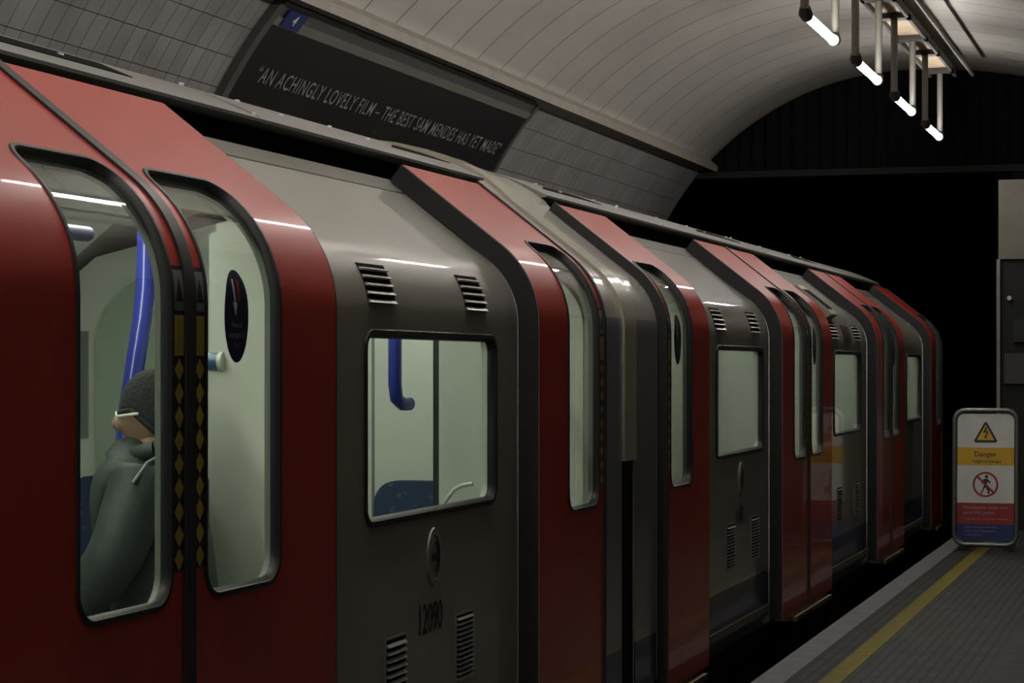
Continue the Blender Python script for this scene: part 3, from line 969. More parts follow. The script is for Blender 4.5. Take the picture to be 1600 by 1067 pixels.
rail(car2, [(2.545, 10.2, .36), (2.545, 10.2, -1.38)], .022, 'pole_blue')
rail(car2, [(2.545, 11.95, .36), (2.545, 11.95, -1.38)], .022, 'pole_blue')

# ------------------------------------------------------------------ tunnel shell
VL, VH, VR, VA = 2.55, 0.12, 2.70, 3.90
Y_A, Y_B = -9.0, 21.1
def vault(a, off=0.0):
    """angle from the left springing; off inward"""
    if a <= pi / 2:
        return VL + (VR - off) * cos(a), VH + (VR - off) * sin(a)
    return VL + (VA - off) * cos(a), VH + (VR - off) * sin(a)
def surf(name, a0, a1, na, Y0, Y1, m, off=0.0, smooth=60, extra=None):
    mb = MB()
    ang = [a0 + (a1 - a0) * k / na for k in range(na + 1)]
    ys = [Y0, Y1]
    v = []; uv = []
    for a in ang:
        L, h = vault(a, off)
        for y in ys: v.append(W(L, y, h)); uv.append((y, VR * a))
    # outer skin so that the lining has thickness
    nv = len(v)
    for a in ang:
        L, h = vault(a, off - .15)
        for y in ys: v.append(W(L, y, h)); uv.append((y, VR * a))
    f = [(2 * i, 2 * i + 1, 2 * i + 3, 2 * i + 2) for i in range(na)]
    f += [(nv + 2 * i, nv + 2 * i + 2, nv + 2 * i + 3, nv + 2 * i + 1) for i in range(na)]
    f += [(0, nv, nv + 1, 1), (2 * na, 2 * na + 1, nv + 2 * na + 1, nv + 2 * na)]
    for i in range(na):
        f += [(2 * i, 2 * i + 2, nv + 2 * i + 2, nv + 2 * i), (2 * i + 1, nv + 2 * i + 1, nv + 2 * i + 3, 2 * i + 3)]
    mb.add(v, f, 0, uv)
    return mb
A_C0, A_C1 = radians(43.2), radians(44.55)
A_R = radians(122)
mb = surf('c', A_C1, A_R, 80, Y_A, Y_B, None)
tag(mb.build('ceiling', 'vault_panels', smooth=40), kind='structure')
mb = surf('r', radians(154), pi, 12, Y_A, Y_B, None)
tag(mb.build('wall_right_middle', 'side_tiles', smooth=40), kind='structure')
mb = surf('r', A_R, radians(154), 24, Y_A, Y_B, None)  # out-of-view stretch of vault, toned down to keep bounce off the train
tag(mb.build('wall_right_upper', 'bounce_cut_tiles', smooth=40), kind='structure')
# tiled wall: curved part plus vertical foot
mb = surf('w', radians(0), A_C1, 40, Y_A, Y_B, None)
mb.add([W(5.25, Y_A, -2.6), W(5.25, Y_B, -2.6), W(5.25, Y_B, .12), W(5.25, Y_A, .12), W(5.4, Y_A, -2.6), W(5.4, Y_B, -2.6), W(5.4, Y_B, .12), W(5.4, Y_A, .12)],
       [(0, 1, 2, 3), (4, 7, 6, 5), (0, 4, 5, 1), (2, 6, 7, 3), (1, 5, 6, 2), (0, 3, 7, 4)], 0,
       [(Y_A, -2.72), (Y_B, -2.72), (Y_B, 0), (Y_A, 0)] * 2)
tag(mb.build('wall_left', 'wall_tiles', smooth=40), kind='structure')
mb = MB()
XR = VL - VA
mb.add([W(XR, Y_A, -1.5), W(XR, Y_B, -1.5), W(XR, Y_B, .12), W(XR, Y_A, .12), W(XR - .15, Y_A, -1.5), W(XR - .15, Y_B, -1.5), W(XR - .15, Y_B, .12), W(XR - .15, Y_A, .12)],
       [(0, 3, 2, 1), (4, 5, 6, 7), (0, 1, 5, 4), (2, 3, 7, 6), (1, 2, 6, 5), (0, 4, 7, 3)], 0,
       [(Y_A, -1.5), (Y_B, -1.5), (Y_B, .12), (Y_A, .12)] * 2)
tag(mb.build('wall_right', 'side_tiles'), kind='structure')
# cornice shelf
mb = MB()
L0, h0 = vault(A_C0 - .01); L1, h1 = vault(A_C1 + .004)
mb.prism([(4.405, 1.897), (4.405, 1.957), (L1 + .02, h1 + .01), (L0 + .02, h0)], Y_A, Y_B)
tag(mb.build('trim_1', 'cornice_beige'), kind='structure')
# platform slab, edge strip, painted line
mb = MB(); mb.box(-1.922, -XR, Y_A, 21.1, -1.2, 0.0)
tag(mb.build('floor', 'platform_top'), kind='structure')
mb = MB(); mb.box(-1.926, -1.781, Y_A, 20.3, -.06, .003)
tag(mb.build('trim_2', 'white_edge'), kind='structure')
mb = MB(); mb.box(-1.632, -1.530, Y_A, 20.3, -.01, .003)
tag(mb.build('trim_3', 'yellow_line'), kind='structure')
mb = MB(); mb.box(-5.4, -1.9, Y_A, 34, -1.25, -1.12)
tag(mb.build('floor_track', 'ballast'), kind='structure')
for L, nm in ((LC - .72, 'running rail nearest the platform, under the train'), (LC + .72, 'running rail beside the tiled wall, under the train'), (LC, 'centre conductor rail between the running rails'), (LC - 1.15, 'outer conductor rail below the platform edge')):
    mb = MB(); mb.lbox(L - .035, L + .035, Y_A, 34, -2.572, -2.44)
    tag(mb.build('running_rail', 'rail_steel'), nm, 'rail', 'rails under the train')
mb = MB(); mb.box(-5.4, -XR + .15, Y_A - .15, Y_A, -1.25, 4.6)
tag(mb.build('wall_back', 'side_tiles'), kind='structure')
# far headwall: ribbed sheet under the vault, beam, running tunnel beyond
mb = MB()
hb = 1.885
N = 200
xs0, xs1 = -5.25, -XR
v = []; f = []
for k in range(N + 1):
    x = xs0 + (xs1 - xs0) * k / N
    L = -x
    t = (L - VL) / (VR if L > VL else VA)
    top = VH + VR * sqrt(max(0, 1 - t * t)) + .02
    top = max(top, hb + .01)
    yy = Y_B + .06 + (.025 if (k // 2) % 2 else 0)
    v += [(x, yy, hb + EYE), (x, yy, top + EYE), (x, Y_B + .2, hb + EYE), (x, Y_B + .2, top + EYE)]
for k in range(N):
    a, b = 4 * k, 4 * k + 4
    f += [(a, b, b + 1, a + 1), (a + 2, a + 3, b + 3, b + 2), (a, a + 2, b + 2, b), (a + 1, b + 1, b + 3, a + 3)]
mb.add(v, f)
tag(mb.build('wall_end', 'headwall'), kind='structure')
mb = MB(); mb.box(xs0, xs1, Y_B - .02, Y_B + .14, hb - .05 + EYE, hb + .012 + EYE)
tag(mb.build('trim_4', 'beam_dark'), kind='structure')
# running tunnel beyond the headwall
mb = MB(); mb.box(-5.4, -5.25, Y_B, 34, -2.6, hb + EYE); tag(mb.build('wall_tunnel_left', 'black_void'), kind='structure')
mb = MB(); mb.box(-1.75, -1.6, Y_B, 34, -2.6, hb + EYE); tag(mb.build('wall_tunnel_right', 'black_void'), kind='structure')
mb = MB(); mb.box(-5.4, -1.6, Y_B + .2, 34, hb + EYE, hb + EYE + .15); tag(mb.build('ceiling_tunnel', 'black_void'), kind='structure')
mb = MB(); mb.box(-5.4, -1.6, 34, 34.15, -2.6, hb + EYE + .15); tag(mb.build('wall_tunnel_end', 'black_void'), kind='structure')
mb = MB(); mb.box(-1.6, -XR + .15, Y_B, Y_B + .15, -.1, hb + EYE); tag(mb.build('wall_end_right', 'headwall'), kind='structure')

# equipment cabinet at the far end of the platform
cb = empty('equipment_cabinet', W(.6, 20.2, -1.45))
tag(cb, 'tall grey equipment cabinet with a cream upper panel at the far end of the platform', 'cabinet')
mb = MB(); mb.lbox(1.62, -1.2, 20.0, 20.6, -1.449, .955); mb.build('cabinet_body', 'cabinet_grey', cb)
mb = MB(); mb.lbox(1.63, -.95, 19.97, 20.6, .956, 1.66); mb.build('upper_panel', 'cabinet_cream', cb)
mb = MB(); mb.lbox(1.645, 1.615, 19.95, 20.0, -1.449, .955); mb.build('corner_post', 'pole_steel', cb)
mb = MB(); mb.lbox(1.50, 1.30, 19.96, 20.0, .22, .42); mb.build('switch_box', 'black_rubber', cb)
mb = MB(); mb.lbox(1.58, 1.20, 19.97, 20.0, -.15, .12); mb.build('notice_plate', 'tray_dark', cb)
mb = MB(); mb.tube([W(1.535, 19.96, .61), W(1.535, 20.0, .61)], .02, 14); mb.build('indicator', 'sign_white', cb)

# ------------------------------------------------------------------ lighting row
LT, HT = 2.093, 2.002
def hang_light():
    t = empty('hanging_tube_light', W(LT, 0, HT))
    y0, y1 = 0.0, 1.034
    mb = MB(); mb.tube([W(LT, y0 + .03, HT), W(LT, y1 - .03, HT)], .026, 16); mb.build('light_tube', 'tube_light', t, smooth=60)
    for y, s_ in ((y0, 1), (y1, -1)):
        mb = MB(); mb.tube([W(LT, y - s_ * .035, HT + .045), W(LT, y - s_ * .02, HT + .01), W(LT, y + s_ * .035, HT)], [.030, .040, .036], 14); mb.build('end_cap', 'lamp_dark', t, smooth=50)
        mb = MB(); mb.tube([W(LT, y - s_ * .045, HT + .03), W(LT, y - s_ * .045, HT + .563)], .0255, 14); mb.build('drop_pole', 'pole_steel', t, smooth=60)
    return t
lamp_ys = [12.48 + 1.979 * k for k in range(-8, 4)]
proto = hang_light()
PAIR = ['nearest', 'second', 'third', 'farthest']
vis = 0
for i, y in enumerate(lamp_ys):
    if i == 0: o = proto
    else:
        o = proto.copy(); COL.objects.link(o)
        for ch in list(proto.children):
            c = ch.copy(); COL.objects.link(c); c.parent = o
    o.location.y = y
    vis_i = i - 8
    if vis_i >= 0:
        tag(o, '%s of the four tube lights in view, hung on two poles from the vault' % PAIR[vis_i], 'light', 'hanging tube lights')
    else:
        tag(o, 'tube light hung above the nearest train car, outside the picture', 'light', 'hanging tube lights')

tr = empty('lighting_tray', W(2.10, 6, 2.61))
tag(tr, 'long ceiling tray with beige panels from which the tube lights hang', 'cable tray')
TE = 19.8
for a_, b_ in ((2.218, 2.195), (2.002, 1.979)):
    mb = MB(); mb.lbox(a_, b_, Y_A + .1, TE, 2.568, 2.630); mb.build('tray_rail', 'tray_dark', tr)
mb = MB(); mb.lbox(2.195, 2.002, Y_A + .1, TE, 2.608, 2.626)
mb.build('tray_panel', 'tray_beige', tr)
for y in lamp_ys:
    for yy in (y - .045, y + 1.08):
        mb = MB(); mb.lbox(2.218, 1.979, yy - .065, yy + .065, 2.568, 2.606); mb.build('tray_bracket', 'tray_dark', tr)
    mb = MB(); mb.tube([W(2.10, y + .5, 2.626), W(2.10, y + .5, 2.80)], .012, 8); mb.build('hanger', 'tray_dark', tr, smooth=60)
mb = MB(); mb.tube([W(1.84, Y_A + .1, 2.582), W(1.84, TE, 2.582)], .017, 10)
mb.build('conduit', 'conduit', tr, smooth=60)

# ------------------------------------------------------------------ film poster on the tiled wall
def V(Y, a, off):
    L, h = vault(a, off); return W(L, Y, h)
def vpatch(mb, Y0, Y1, a0, a1, off, thick, mi=0, n=14):
    grid = []
    rows = [a0 + (a1 - a0) * k / n for k in range(n + 1)]
    grid_slab(mb, rows, [[Y0, Y1]] * len(rows), lambda i, j: True, off, off - thick, 1, mi, mi, mi, fn=lambda y, a, o, sd: V(y, a, o))
ps = empty('film_poster', V(12.9, radians(33), 0.0))
tag(ps, 'long black film poster with a white quotation, framed on the tiled wall above the train', 'poster')
PY0, PY1 = 10.68, 15.33
mb = MB(); vpatch(mb, PY0, PY1, radians(25.5), radians(39.2), .035, .03); sheet = mb.build('poster_sheet', 'poster_black', ps, smooth=40)
mb = MB()
vpatch(mb, PY0 - .07, PY0, radians(25), radians(41.9), .045, .045); mb.build('frame_side', 'frame_grey', ps, smooth=40)
mb = MB(); vpatch(mb, PY1, PY1 + .06, radians(25), radians(41.9), .045, .045); mb.build('frame_side', 'frame_grey', ps, smooth=40)
mb = MB(); vpatch(mb, PY0, PY1, radians(39.2), radians(40.3), .042, .04); mb.build('top_rail', 'pole_steel', ps, smooth=40)
mb = MB(); vpatch(mb, PY0, PY1, radians(40.3), radians(42.2), .03, .03); mb.build('top_board', 'frame_grey', ps, smooth=40)
QUOTE = '\u201cAN ACHINGLY LOVELY FILM \u2013 THE BEST SAM MENDES HAS YET MADE\u201d'
aT0, aT1 = radians(32.1), radians(34.15)
qx0, qw = 10.88, 4.33
def width(t):
    v_, _ = text2d(t, 1.0, 1.12); return (max(p[0] for p in v_) - min(p[0] for p in v_)) if v_ else 0
tot = width(QUOTE); 
words = QUOTE.split(' ')
for i, wd_ in enumerate(words):
    lead = ' '.join(words[:i + 1])
    x1 = width(lead) / tot * qw; x0 = x1 - width(wd_) / tot * qw
    vs, fs = fit_text(wd_, x1 - x0, 1.0, 1.12)
    mb = MB(); mb.add([V(qx0 + (x0 + x1) / 2 + x, aT0 + y * (aT1 - aT0), .0375) for x, y in vs], fs); mb.build('quote_word', 'poster_text', sheet)
vs, fs = fit_text('TIME OUT', .22, 1.0)
mb = MB(); mb.add([V(12.9 + x, radians(30.0) + y * radians(.45), .0375) for x, y in vs], fs); mb.build('credit', 'frame_grey', ps)
mb = MB(); vpatch(mb, 10.76, 11.0, radians(39.4), radians(41.6), .05, .01); tg = mb.build('number_tag', 'tag_blue', ps)
vs, fs = fit_text('4', .05, 1.0)
mb = MB(); mb.add([V(10.88 + x, radians(39.9) + y * radians(1.4), .0515) for x, y in vs], fs); mb.build('tag_number', 'text_white', tg)

# ------------------------------------------------------------------ danger sign on the platform
SY, SW, SH = 17.7, .515, 1.09
sg = empty('danger_sign', (-1.548, SY, 0.003))
tag(sg, 'freestanding white danger sign with yellow warning triangle and red prohibition circle on the platform', 'sign')
cx = -1.548
def rr(w, h, r, n=8):
    pts = []
    for sx, sz, a0 in ((w / 2 - r, -h / 2 + r, -pi / 2), (w / 2 - r, h / 2 - r, 0), (-w / 2 + r, h / 2 - r, pi / 2), (-w / 2 + r, -h / 2 + r, pi)):
        for k in range(n + 1):
            a = a0 + k / n * pi / 2; pts.append((sx + r * cos(a), sz + r * sin(a)))
    return pts
LEAN = .07
def sp(x, z, d=0.0):
    zz = z + SH / 2 + .03
    return (cx + x, SY - d + LEAN * zz, zz)
path = [sp(x, z) for x, z in rr(SW - .03, SH - .03, .085)]
mb = MB(); mb.tube(path + [path[0]], .019, 10, caps=False); mb.build('sign_frame', 'sign_frame', sg, smooth=60)
pw, ph = SW - .075, SH - .085
pp = rr(pw, ph, .055)
def slice_poly(z0, z1):
    """part of the rounded plate between two heights"""
    out = []
    n = len(pp)
    def clip(poly, keep, zc):
        res = []
        for i in range(len(poly)):
            a, b = poly[i], poly[(i + 1) % len(poly)]
            ia, ib = keep(a[1]), keep(b[1])
            if ia: res.append(a)
            if ia != ib:
                t = (zc - a[1]) / (b[1] - a[1]); res.append((a[0] + (b[0] - a[0]) * t, zc))
        return res
    q = clip(pp, lambda z: z >= z0, z0); return clip(q, lambda z: z <= z1, z1)
def plate(poly, d0, d1, mi, mb):
    n = len(poly)
    mb.add([sp(x, z, d1) for x, z in poly] + [sp(x, z, d0) for x, z in poly],
           [tuple(range(n)), tuple(range(n, 2 * n))[::-1]] + [(i, n + i, n + (i + 1) % n, (i + 1) % n) for i in range(n)], mi)
mb = MB()
zt = ph / 2
f = lambda t: zt - t * ph       # fraction from the top
for a, b, mi in ((0, .265, 0), (.265, .405, 1), (.405, .70, 0), (.70, .865, 2), (.865, 1.0, 3)):
    plate(slice_poly(f(b), f(a)), -.004, .004, mi, mb)
mb.build('sign_plate', ['sign_white', 'sign_yellow', 'sign_red', 'sign_blue'], sg)
mb = MB()
# warning triangle
tc_z = f(.145)
def flat(pts, d, mi): mb.add([sp(x, z, d) for x, z in pts], [tuple(range(len(pts)))], mi)
def tri(w, h, r, zc, d, mi):
    pts = []
    for (px, pz), a0 in (((w / 2, -h / 2), -pi / 2), ((0, h / 2), pi / 6), ((-w / 2, -h / 2), 5 * pi / 6)):
        for k in range(5):
            a = a0 + k / 4 * 2 * pi / 3; pts.append((px + r * cos(a), zc + pz + r * sin(a)))
    flat(pts, d, mi)
tri(.150, .135, .014, tc_z, .0055, 0); tri(.128, .113, .003, tc_z - .002, .0065, 1)
flat([(.004, tc_z + .045), (-.022, tc_z - .004), (-.002, tc_z - .004), (.014, tc_z + .040)], .0075, 0)
flat([(-.002, tc_z + .008), (.024, tc_z + .008), (.004, tc_z - .034), (-.006, tc_z - .034), (.006, tc_z - .004)], .0076, 0)
flat([(-.014, tc_z - .03), (.014, tc_z - .03), (.0, tc_z - .052)], .0077, 0)
mb.build('warning_triangle', ['number_black', 'sign_yellow'], sg)
def sign_text(t, w, h, z, m, x=0.0, name='sign_text'):
    vs, fs = fit_text(t, w, h); mb = MB(); mb.add([sp(x + a, z + b, .0055) for a, b in vs], fs); return mb.build(name, m, sg)
sign_text('Danger', .175, .040, f(.335), 'number_black')
sign_text('High voltage', .22, .022, f(.382), 'number_black', .01)
# prohibition circle
mb = MB(); zc = f(.555); R = .100; n = 40
vs = []
for k in range(n):
    a = 2 * pi * k / n; vs += [sp(R * cos(a), zc + R * sin(a), .0056), sp((R - .016) * cos(a), zc + (R - .016) * sin(a), .0056)]
mb.add(vs, [(2 * k, 2 * k + 1, (2 * k + 3) % (2 * n), (2 * k + 2) % (2 * n)) for k in range(n)], 0)
# walking figure
flat([(.008 + .013 * cos(2 * pi * k / 12), zc + .062 + .013 * sin(2 * pi * k / 12)) for k in range(12)], .0056, 1)
flat([(-.012, zc + .045), (.018, zc + .045), (.042, zc + .016), (.036, zc + .008), (.014, zc + .022), (.012, zc - .012), (.034, zc - .045), (.030, zc - .074), (.018, zc - .074), (.016, zc - .045), (-.002, zc - .022), (-.018, zc - .050), (-.032, zc - .076), (-.040, zc - .068), (-.022, zc - .038), (-.010, zc), (-.010, zc + .022), (-.026, zc + .004), (-.034, zc + .010)], .0056, 1)
c, s = cos(pi / 4), sin(pi / 4)
flat([(-R * .9 * c - .006, zc + R * .9 * s - .006), (-R * .9 * c + .006, zc + R * .9 * s + .006), (R * .9 * c + .006, zc - R * .9 * s + .006), (R * .9 * c - .006, zc - R * .9 * s - .006)], .0066, 0)
mb.build('prohibition_circle', ['sign_red', 'number_black'], sg)
sign_text('Passengers must not', .34, .024, f(.745), 'text_dim'); sign_text('pass this point', .24, .024, f(.785), 'text_dim', -.05)
sign_text('Trespassers will be prosecuted', .36, .014, f(.83), 'text_dim')
sign_text('Staff working on the track', .26, .014, f(.895), 'text_dim', -.03); sign_text('must contact the station', .24, .014, f(.925), 'text_dim', -.04); sign_text('supervisor', .13, .014, f(.955), 'text_dim', -.095)
# rear leaf and feet so it stands
mb = MB()
for sx in (-1, 1):
    mb.tube([(cx + sx * .19, SY + LEAN * 1.0 + .01, 1.0), (cx + sx * .19, SY + .36, .02)], .015, 10)
mb.tube([(cx - .19, SY + .34, .10), (cx + .19, SY + .34, .10)], .012, 10)
mb.build('rear_stay', 'sign_frame', sg, smooth=60)
mb = MB()
for sx in (-1, 1): mb.box(cx + sx * .18 - .03, cx + sx * .18 + .03, SY - .04, SY + .05, .003, .03)
mb.build('foot', 'black_rubber', sg)

# ------------------------------------------------------------------ passenger behind the left door glass
import bmesh
def skin_mesh(name, verts, edges, mats, parent, sub=2, root=0):
    me = bpy.data.meshes.new(name); me.from_pydata([v[0] for v in verts], edges, [])
    o = bpy.data.objects.new(name, me); COL.objects.link(o)
    md = o.modifiers.new('s', 'SKIN'); md.use_smooth_shade = True
    for i, v in enumerate(verts):
        r = v[1]; r = r if isinstance(r, tuple) else (r, r)
        me.skin_vertices[0].data[i].radius = r
        me.skin_vertices[0].data[i].use_root = (i == root)
    o.modifiers.new('u', 'SUBSURF').levels = sub
    o.modifiers['u'].render_levels = sub
    dg = bpy.context.evaluated_depsgraph_get(); dg.update()
    m2 = bpy.data.meshes.new_from_object(o.evaluated_get(dg)); m2.materials.clear(); m2.materials.append(MATS[mats])
    bpy.data.objects.remove(o)
    m2.shade_smooth()
    r = bpy.data.objects.new(name, m2); COL.objects.link(r)
    if parent: r.parent = parent
    return r

# local frame of the passenger: f = facing (-Y, a bit down), u = up, lateral x; origin at the floor
PX, PY_ = -2.53, 5.17
per = empty('person', (PX, PY_, 0.065))
tag(per, 'seated passenger in dark beanie, white-rimmed glasses and grey jacket, seen behind the left door glass', 'person')
per.rotation_euler = (0, 0, radians(-74)); per.scale = (.93, .93, .93)
# coordinates: (x lateral, y along track, z up). facing -y
def sk(name, verts, edges, m, parent=per, sub=2, root=0):
    return skin_mesh(name, verts, edges, m, parent, sub, root)
body_v = [((0, .20, .60), (.14, .12)), ((0, .16, .74), (.15, .12)), ((0, .13, .90), (.17, .13)), ((0, .10, 1.03), (.17, .12)), ((0, .07, 1.12), (.10, .09)), ((0, .05, 1.17), (.06, .06)), ((0, .015, 1.22), (.055, .06)),
          ((-.17, .11, 1.06), (.065, .07)), ((-.24, .06, .90), (.055, .055)), ((-.21, -.08, .76), (.045, .045)), ((-.12, -.22, .74), (.032, .032)),
          ((.17, .11, 1.06), (.065, .07)), ((.24, .06, .90), (.055, .055)), ((.21, -.08, .76), (.045, .045)), ((.12, -.22, .74), (.032, .032)),
          ((-.10, .14, .56), (.09, .09)), ((-.11, -.14, .54), (.075, .075)), ((-.11, -.26, .50), (.058, .058)), ((-.11, -.24, .12), (.042, .042)), ((-.11, -.25, .05), (.04, .035)),
          ((.10, .14, .56), (.09, .09)), ((.11, -.14, .54), (.075, .075)), ((.11, -.26, .50), (.058, .058)), ((.11, -.24, .12), (.042, .042)), ((.11, -.25, .05), (.04, .035))]
DYT = -.16
def raised(z): return z + .10 * max(0.0, min(1.0, (z - .60) / .42))
body_v = [((p[0], p[1] + DYT * {4: .6, 5: .5, 6: .12}.get(i, 1), raised(p[2])), (r[0] * (.78 if i in (2, 3, 4, 7, 11) else 1), r[1] * (.78 if i in (2, 3, 4, 7, 11) else 1))) for i, (p, r) in enumerate(body_v)]
body_e = [(0, 1), (1, 2), (2, 3), (3, 4), (4, 5), (5, 6), (3, 7), (7, 8), (8, 9), (9, 10), (3, 11), (11, 12), (12, 13), (13, 14), (0, 15), (15, 16), (16, 17), (17, 18), (18, 19), (0, 20), (20, 21), (21, 22), (22, 23), (23, 24)]
# head as a shaped lat-long mesh joined on the neck
def head_mesh(n=28, m=20):
    v = []; f = []
    for i in range(m + 1):
        t = pi * i / m
        for k in range(n):
            a = 2 * pi * k / n
            x = sin(t) * cos(a) * .073; y = sin(t) * sin(a) * .094; z = cos(t) * .112
            fr = max(0, -sin(a)) * sin(t)                 # towards the face (-y)
            if z < -.02:                                   # jaw narrows
                q = 1 - min(1, (-z - .02) / .1) * .30; x *= q
                if y > 0: y *= 1 - min(1, (-z - .02) / .09) * .45
            # nose, brow, lips, chin
            w = math.exp(-(x / .016) ** 2)
            if fr > .5:
                y -= w * .026 * math.exp(-((z + .022) / .022) ** 2)
                y -= w * .012 * math.exp(-((z - .0) / .02) ** 2)
                y -= math.exp(-(x / .028) ** 2) * .007 * math.exp(-((z + .060) / .012) ** 2)
                y -= math.exp(-(x / .024) ** 2) * .010 * math.exp(-((z + .092) / .016) ** 2)
                y += math.exp(-((abs(x) - .030) / .014) ** 2) * .009 * math.exp(-((z - .004) / .014) ** 2)
            v.append((x, y, z))
    for i in range(m):
        for k in range(n):
            f.append((i * n + k, i * n + (k + 1) % n, (i + 1) * n + (k + 1) % n, (i + 1) * n + k))
    return v, f
bo = sk('body', body_v, body_e, 'skin')
HC = Vector((.0, -.030, 1.362)); PITCH = radians(8)
def hp(p):
    """head-local to person-local, head bowed forwards"""
    x, y, z = p; c, s = cos(PITCH), sin(PITCH)
    return (HC.x + x, HC.y + y * c - z * s, HC.z + y * s + z * c)
hv, hf = head_mesh(44, 36)
bm = bmesh.new(); bm.from_mesh(bo.data)
vv = [bm.verts.new(hp(p)) for p in hv]
for q in hf:
    try: bm.faces.new([vv[i] for i in q]).smooth = True
    except ValueError: pass
# ears
for sx in (-1, 1):
    ring = []
    for k in range(10):
        a = 2 * pi * k / 10
        ring.append(((sx * .073), .012 + .014 * cos(a), -.012 + .026 * sin(a)))
    rin = [(sx * .066, y, z) for _, y, z in ring]
    o_ = [bm.verts.new(hp(p)) for p in ring]; i_ = [bm.verts.new(hp(p)) for p in rin]
    bm.faces.new(o_)
    for k in range(10): bm.faces.new([o_[k], o_[(k + 1) % 10], i_[(k + 1) % 10], i_[k]])
# hands: palm, four curled fingers and thumb each, resting on the thighs
def limb(pts, rs):
    mbt = MB(); mbt.tube(pts, rs, 8); 
    w = [bm.verts.new(p) for p in mbt.v]
    for q in mbt.f:
        fc = bm.faces.new([w[i] for i in q]); fc.smooth = True
for sx in (-1, 1):
    bx_, by_, bz_ = sx * .12, -.225 + DYT, raised(.735)
    limb([(bx_, by_ + .03, bz_), (bx_, by_ - .01, bz_ - .005), (bx_, by_ - .05, bz_ - .02), (bx_, by_ - .075, bz_ - .03)], [.028, .036, .040, .034])
    for k, ln in enumerate((.062, .070, .066, .052)):
        fx = bx_ + (-.027 + .018 * k) * sx * -1
        limb([(fx, by_ - .07, bz_ - .026), (fx, by_ - .07 - ln * .5, bz_ - .04), (fx, by_ - .07 - ln * .8, bz_ - .065), (fx, by_ - .07 - ln * .85, bz_ - .085)], [.0095, .009, .008, .0065])
    limb([(bx_ - sx * .026, by_ - .015, bz_ - .01), (bx_ - sx * .050, by_ - .045, bz_ - .022), (bx_ - sx * .050, by_ - .078, bz_ - .034)], [.013, .011, .008])
bm.to_mesh(bo.data); bm.free()
# jacket over torso and arms
jv = [((0, .21, .56), (.155, .135)), ((0, .17, .74), (.175, .145)), ((0, .14, .90), (.195, .155)), ((0, .11, 1.03), (.19, .145)), ((0, .08, 1.115), (.125, .115)), ((0, .055, 1.175), (.085, .085)),
      ((-.18, .12, 1.055), (.085, .09)), ((-.255, .07, .90), (.075, .075)), ((-.22, -.08, .765), (.062, .062)), ((-.13, -.195, .745), (.048, .048)),
      ((.18, .12, 1.055), (.085, .09)), ((.255, .07, .90), (.075, .075)), ((.22, -.08, .765), (.062, .062)), ((.13, -.195, .745), (.048, .048))]
jv = [((p[0], p[1] + DYT * (.45 if i == 5 else 1), raised(p[2])), (r[0] * 1.08, r[1] * 1.10)) for i, (p, r) in enumerate(jv)]
je = [(0, 1), (1, 2), (2, 3), (3, 4), (4, 5), (3, 6), (6, 7), (7, 8), (8, 9), (3, 10), (10, 11), (11, 12), (12, 13)]
jk = sk('jacket', jv, je, 'jacket')
mb = MB()
pts = [Vector((.10 * cos(a), -.01 + .095 * sin(a), 1.262 + .02 * sin(a))) for a in [2 * pi * k / 24 for k in range(25)]]
mb.tube(pts, .026, 10); ob = mb.build('collar', 'jacket', None, smooth=60); ob.parent = jk
mb = MB(); mb.tube([(.04, .07, 1.262), (.10, .055, 1.262), (.16, .03, 1.258), (.215, -.01, 1.232), (.26, -.04, 1.18)], .005, 8); ob = mb.build('piping', 'jacket_piping', None, smooth=60); ob.parent = jk
tv = [((0, .20, .58), (.15, .125)), ((-.10, .13, .56), (.10, .10)), ((-.11, -.14, .54), (.085, .085)), ((-.11, -.27, .50), (.07, .07)), ((-.11, -.24, .11), (.06, .06)),
      ((.10, .13, .56), (.10, .10)), ((.11, -.14, .54), (.085, .085)), ((.11, -.27, .50), (.07, .07)), ((.11, -.24, .11), (.06, .06))]
tv = [((p[0], p[1] + DYT, p[2]), r) for p, r in tv]
sk('trousers', tv, [(0, 1), (1, 2), (2, 3), (3, 4), (0, 5), (5, 6), (6, 7), (7, 8)], 'trousers')
for sx in (-1, 1):
    sk('shoe', [((sx * .11, -.31, .045), (.042, .040)), ((sx * .11, -.39, .040), (.045, .036)), ((sx * .11, -.48, .030), (.040, .028))], [(0, 1), (1, 2)], 'shoe_black')
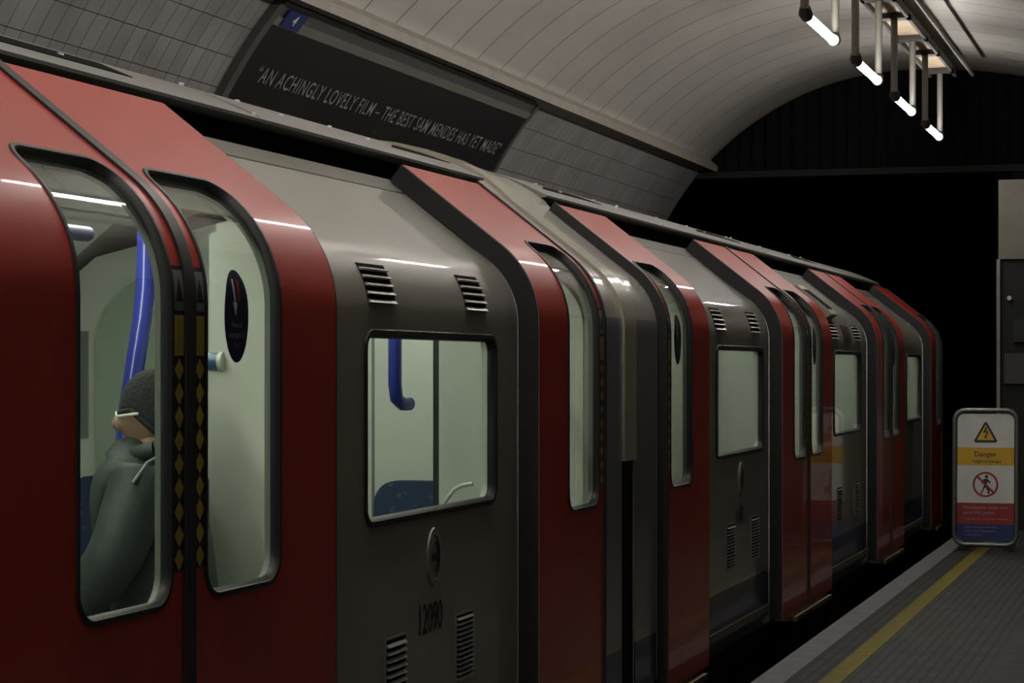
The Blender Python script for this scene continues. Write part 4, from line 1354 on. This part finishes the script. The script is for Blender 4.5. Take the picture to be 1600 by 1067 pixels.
# beanie: upper head shell with rolled hem
mb = MB(); n = 32; v = []; f = []
for i in range(13):
    t = (pi / 2 - .06) * i / 12
    for k in range(n):
        a = 2 * pi * k / n
        r = 1.08
        drop = -.030 * sin(a) * -1 * (i / 12) ** 2          # lower at the back
        z = cos(t) * .112 * 1.02 + .008 - max(0, min(1, (sin(a) + .55) / .7)) * .082 * (i / 12) ** 3
        v.append(hp((sin(t) * cos(a) * .073 * r, sin(t) * sin(a) * .094 * r + .006, z)))
for i in range(12):
    for k in range(n): f.append((i * n + k, i * n + (k + 1) % n, (i + 1) * n + (k + 1) % n, (i + 1) * n + k))
mb.add(v, f); hat = mb.build('beanie', 'beanie', None, smooth=60); hat.parent = per
md = hat.modifiers.new('t', 'SOLIDIFY'); md.thickness = .008
mb = MB(); last = [Vector(p) for p in v[-n:]]; mb.tube(last + [last[0]], .008, 8, caps=False); h2 = mb.build('hat_hem', 'beanie', None, smooth=60); h2.parent = hat
# hair showing at the nape
mb = MB()
mb.tube([hp((-.05, .075, -.035)), hp((0, .093, -.04)), hp((.05, .075, -.035))], .016, 8); hh_ = mb.build('hair', 'hair_grey', None, smooth=60); hh_.parent = per
# glasses
gl = MB()
for sx in (-1, 1):
    c0 = (sx * .034, -.104, -.004)
    ring = [hp((c0[0] + .026 * cos(a), c0[1] - abs(0) + abs(c0[0] + .026 * cos(a)) * .16, c0[2] + .020 * sin(a))) for a in [2 * pi * k / 20 for k in range(21)]]
    gl.tube(ring, .0028, 6, caps=False)
    gl.tube([hp((sx * .061, -.095, .004)), hp((sx * .076, -.060, .004)), hp((sx * .077, -.030, .003))], .0042, 6)
gl.tube([hp((-.010, -.106, .0)), hp((.010, -.106, .0))], .003, 6)
o = gl.build('glasses', 'glasses_white', None, smooth=60); o.parent = per
# the perch the passenger sits on, fixed to the car
mb = MB(); mb.lbox(2.26, 2.56, 4.95, 5.36, -.985, -.92)
mb.build('perch_seat', 'moquette', car1, smooth=30)
mb = MB(); mb.lbox(2.36, 2.44, 5.12, 5.20, -1.385, -.985)
mb.build('perch_post', 'liner_green', car1)
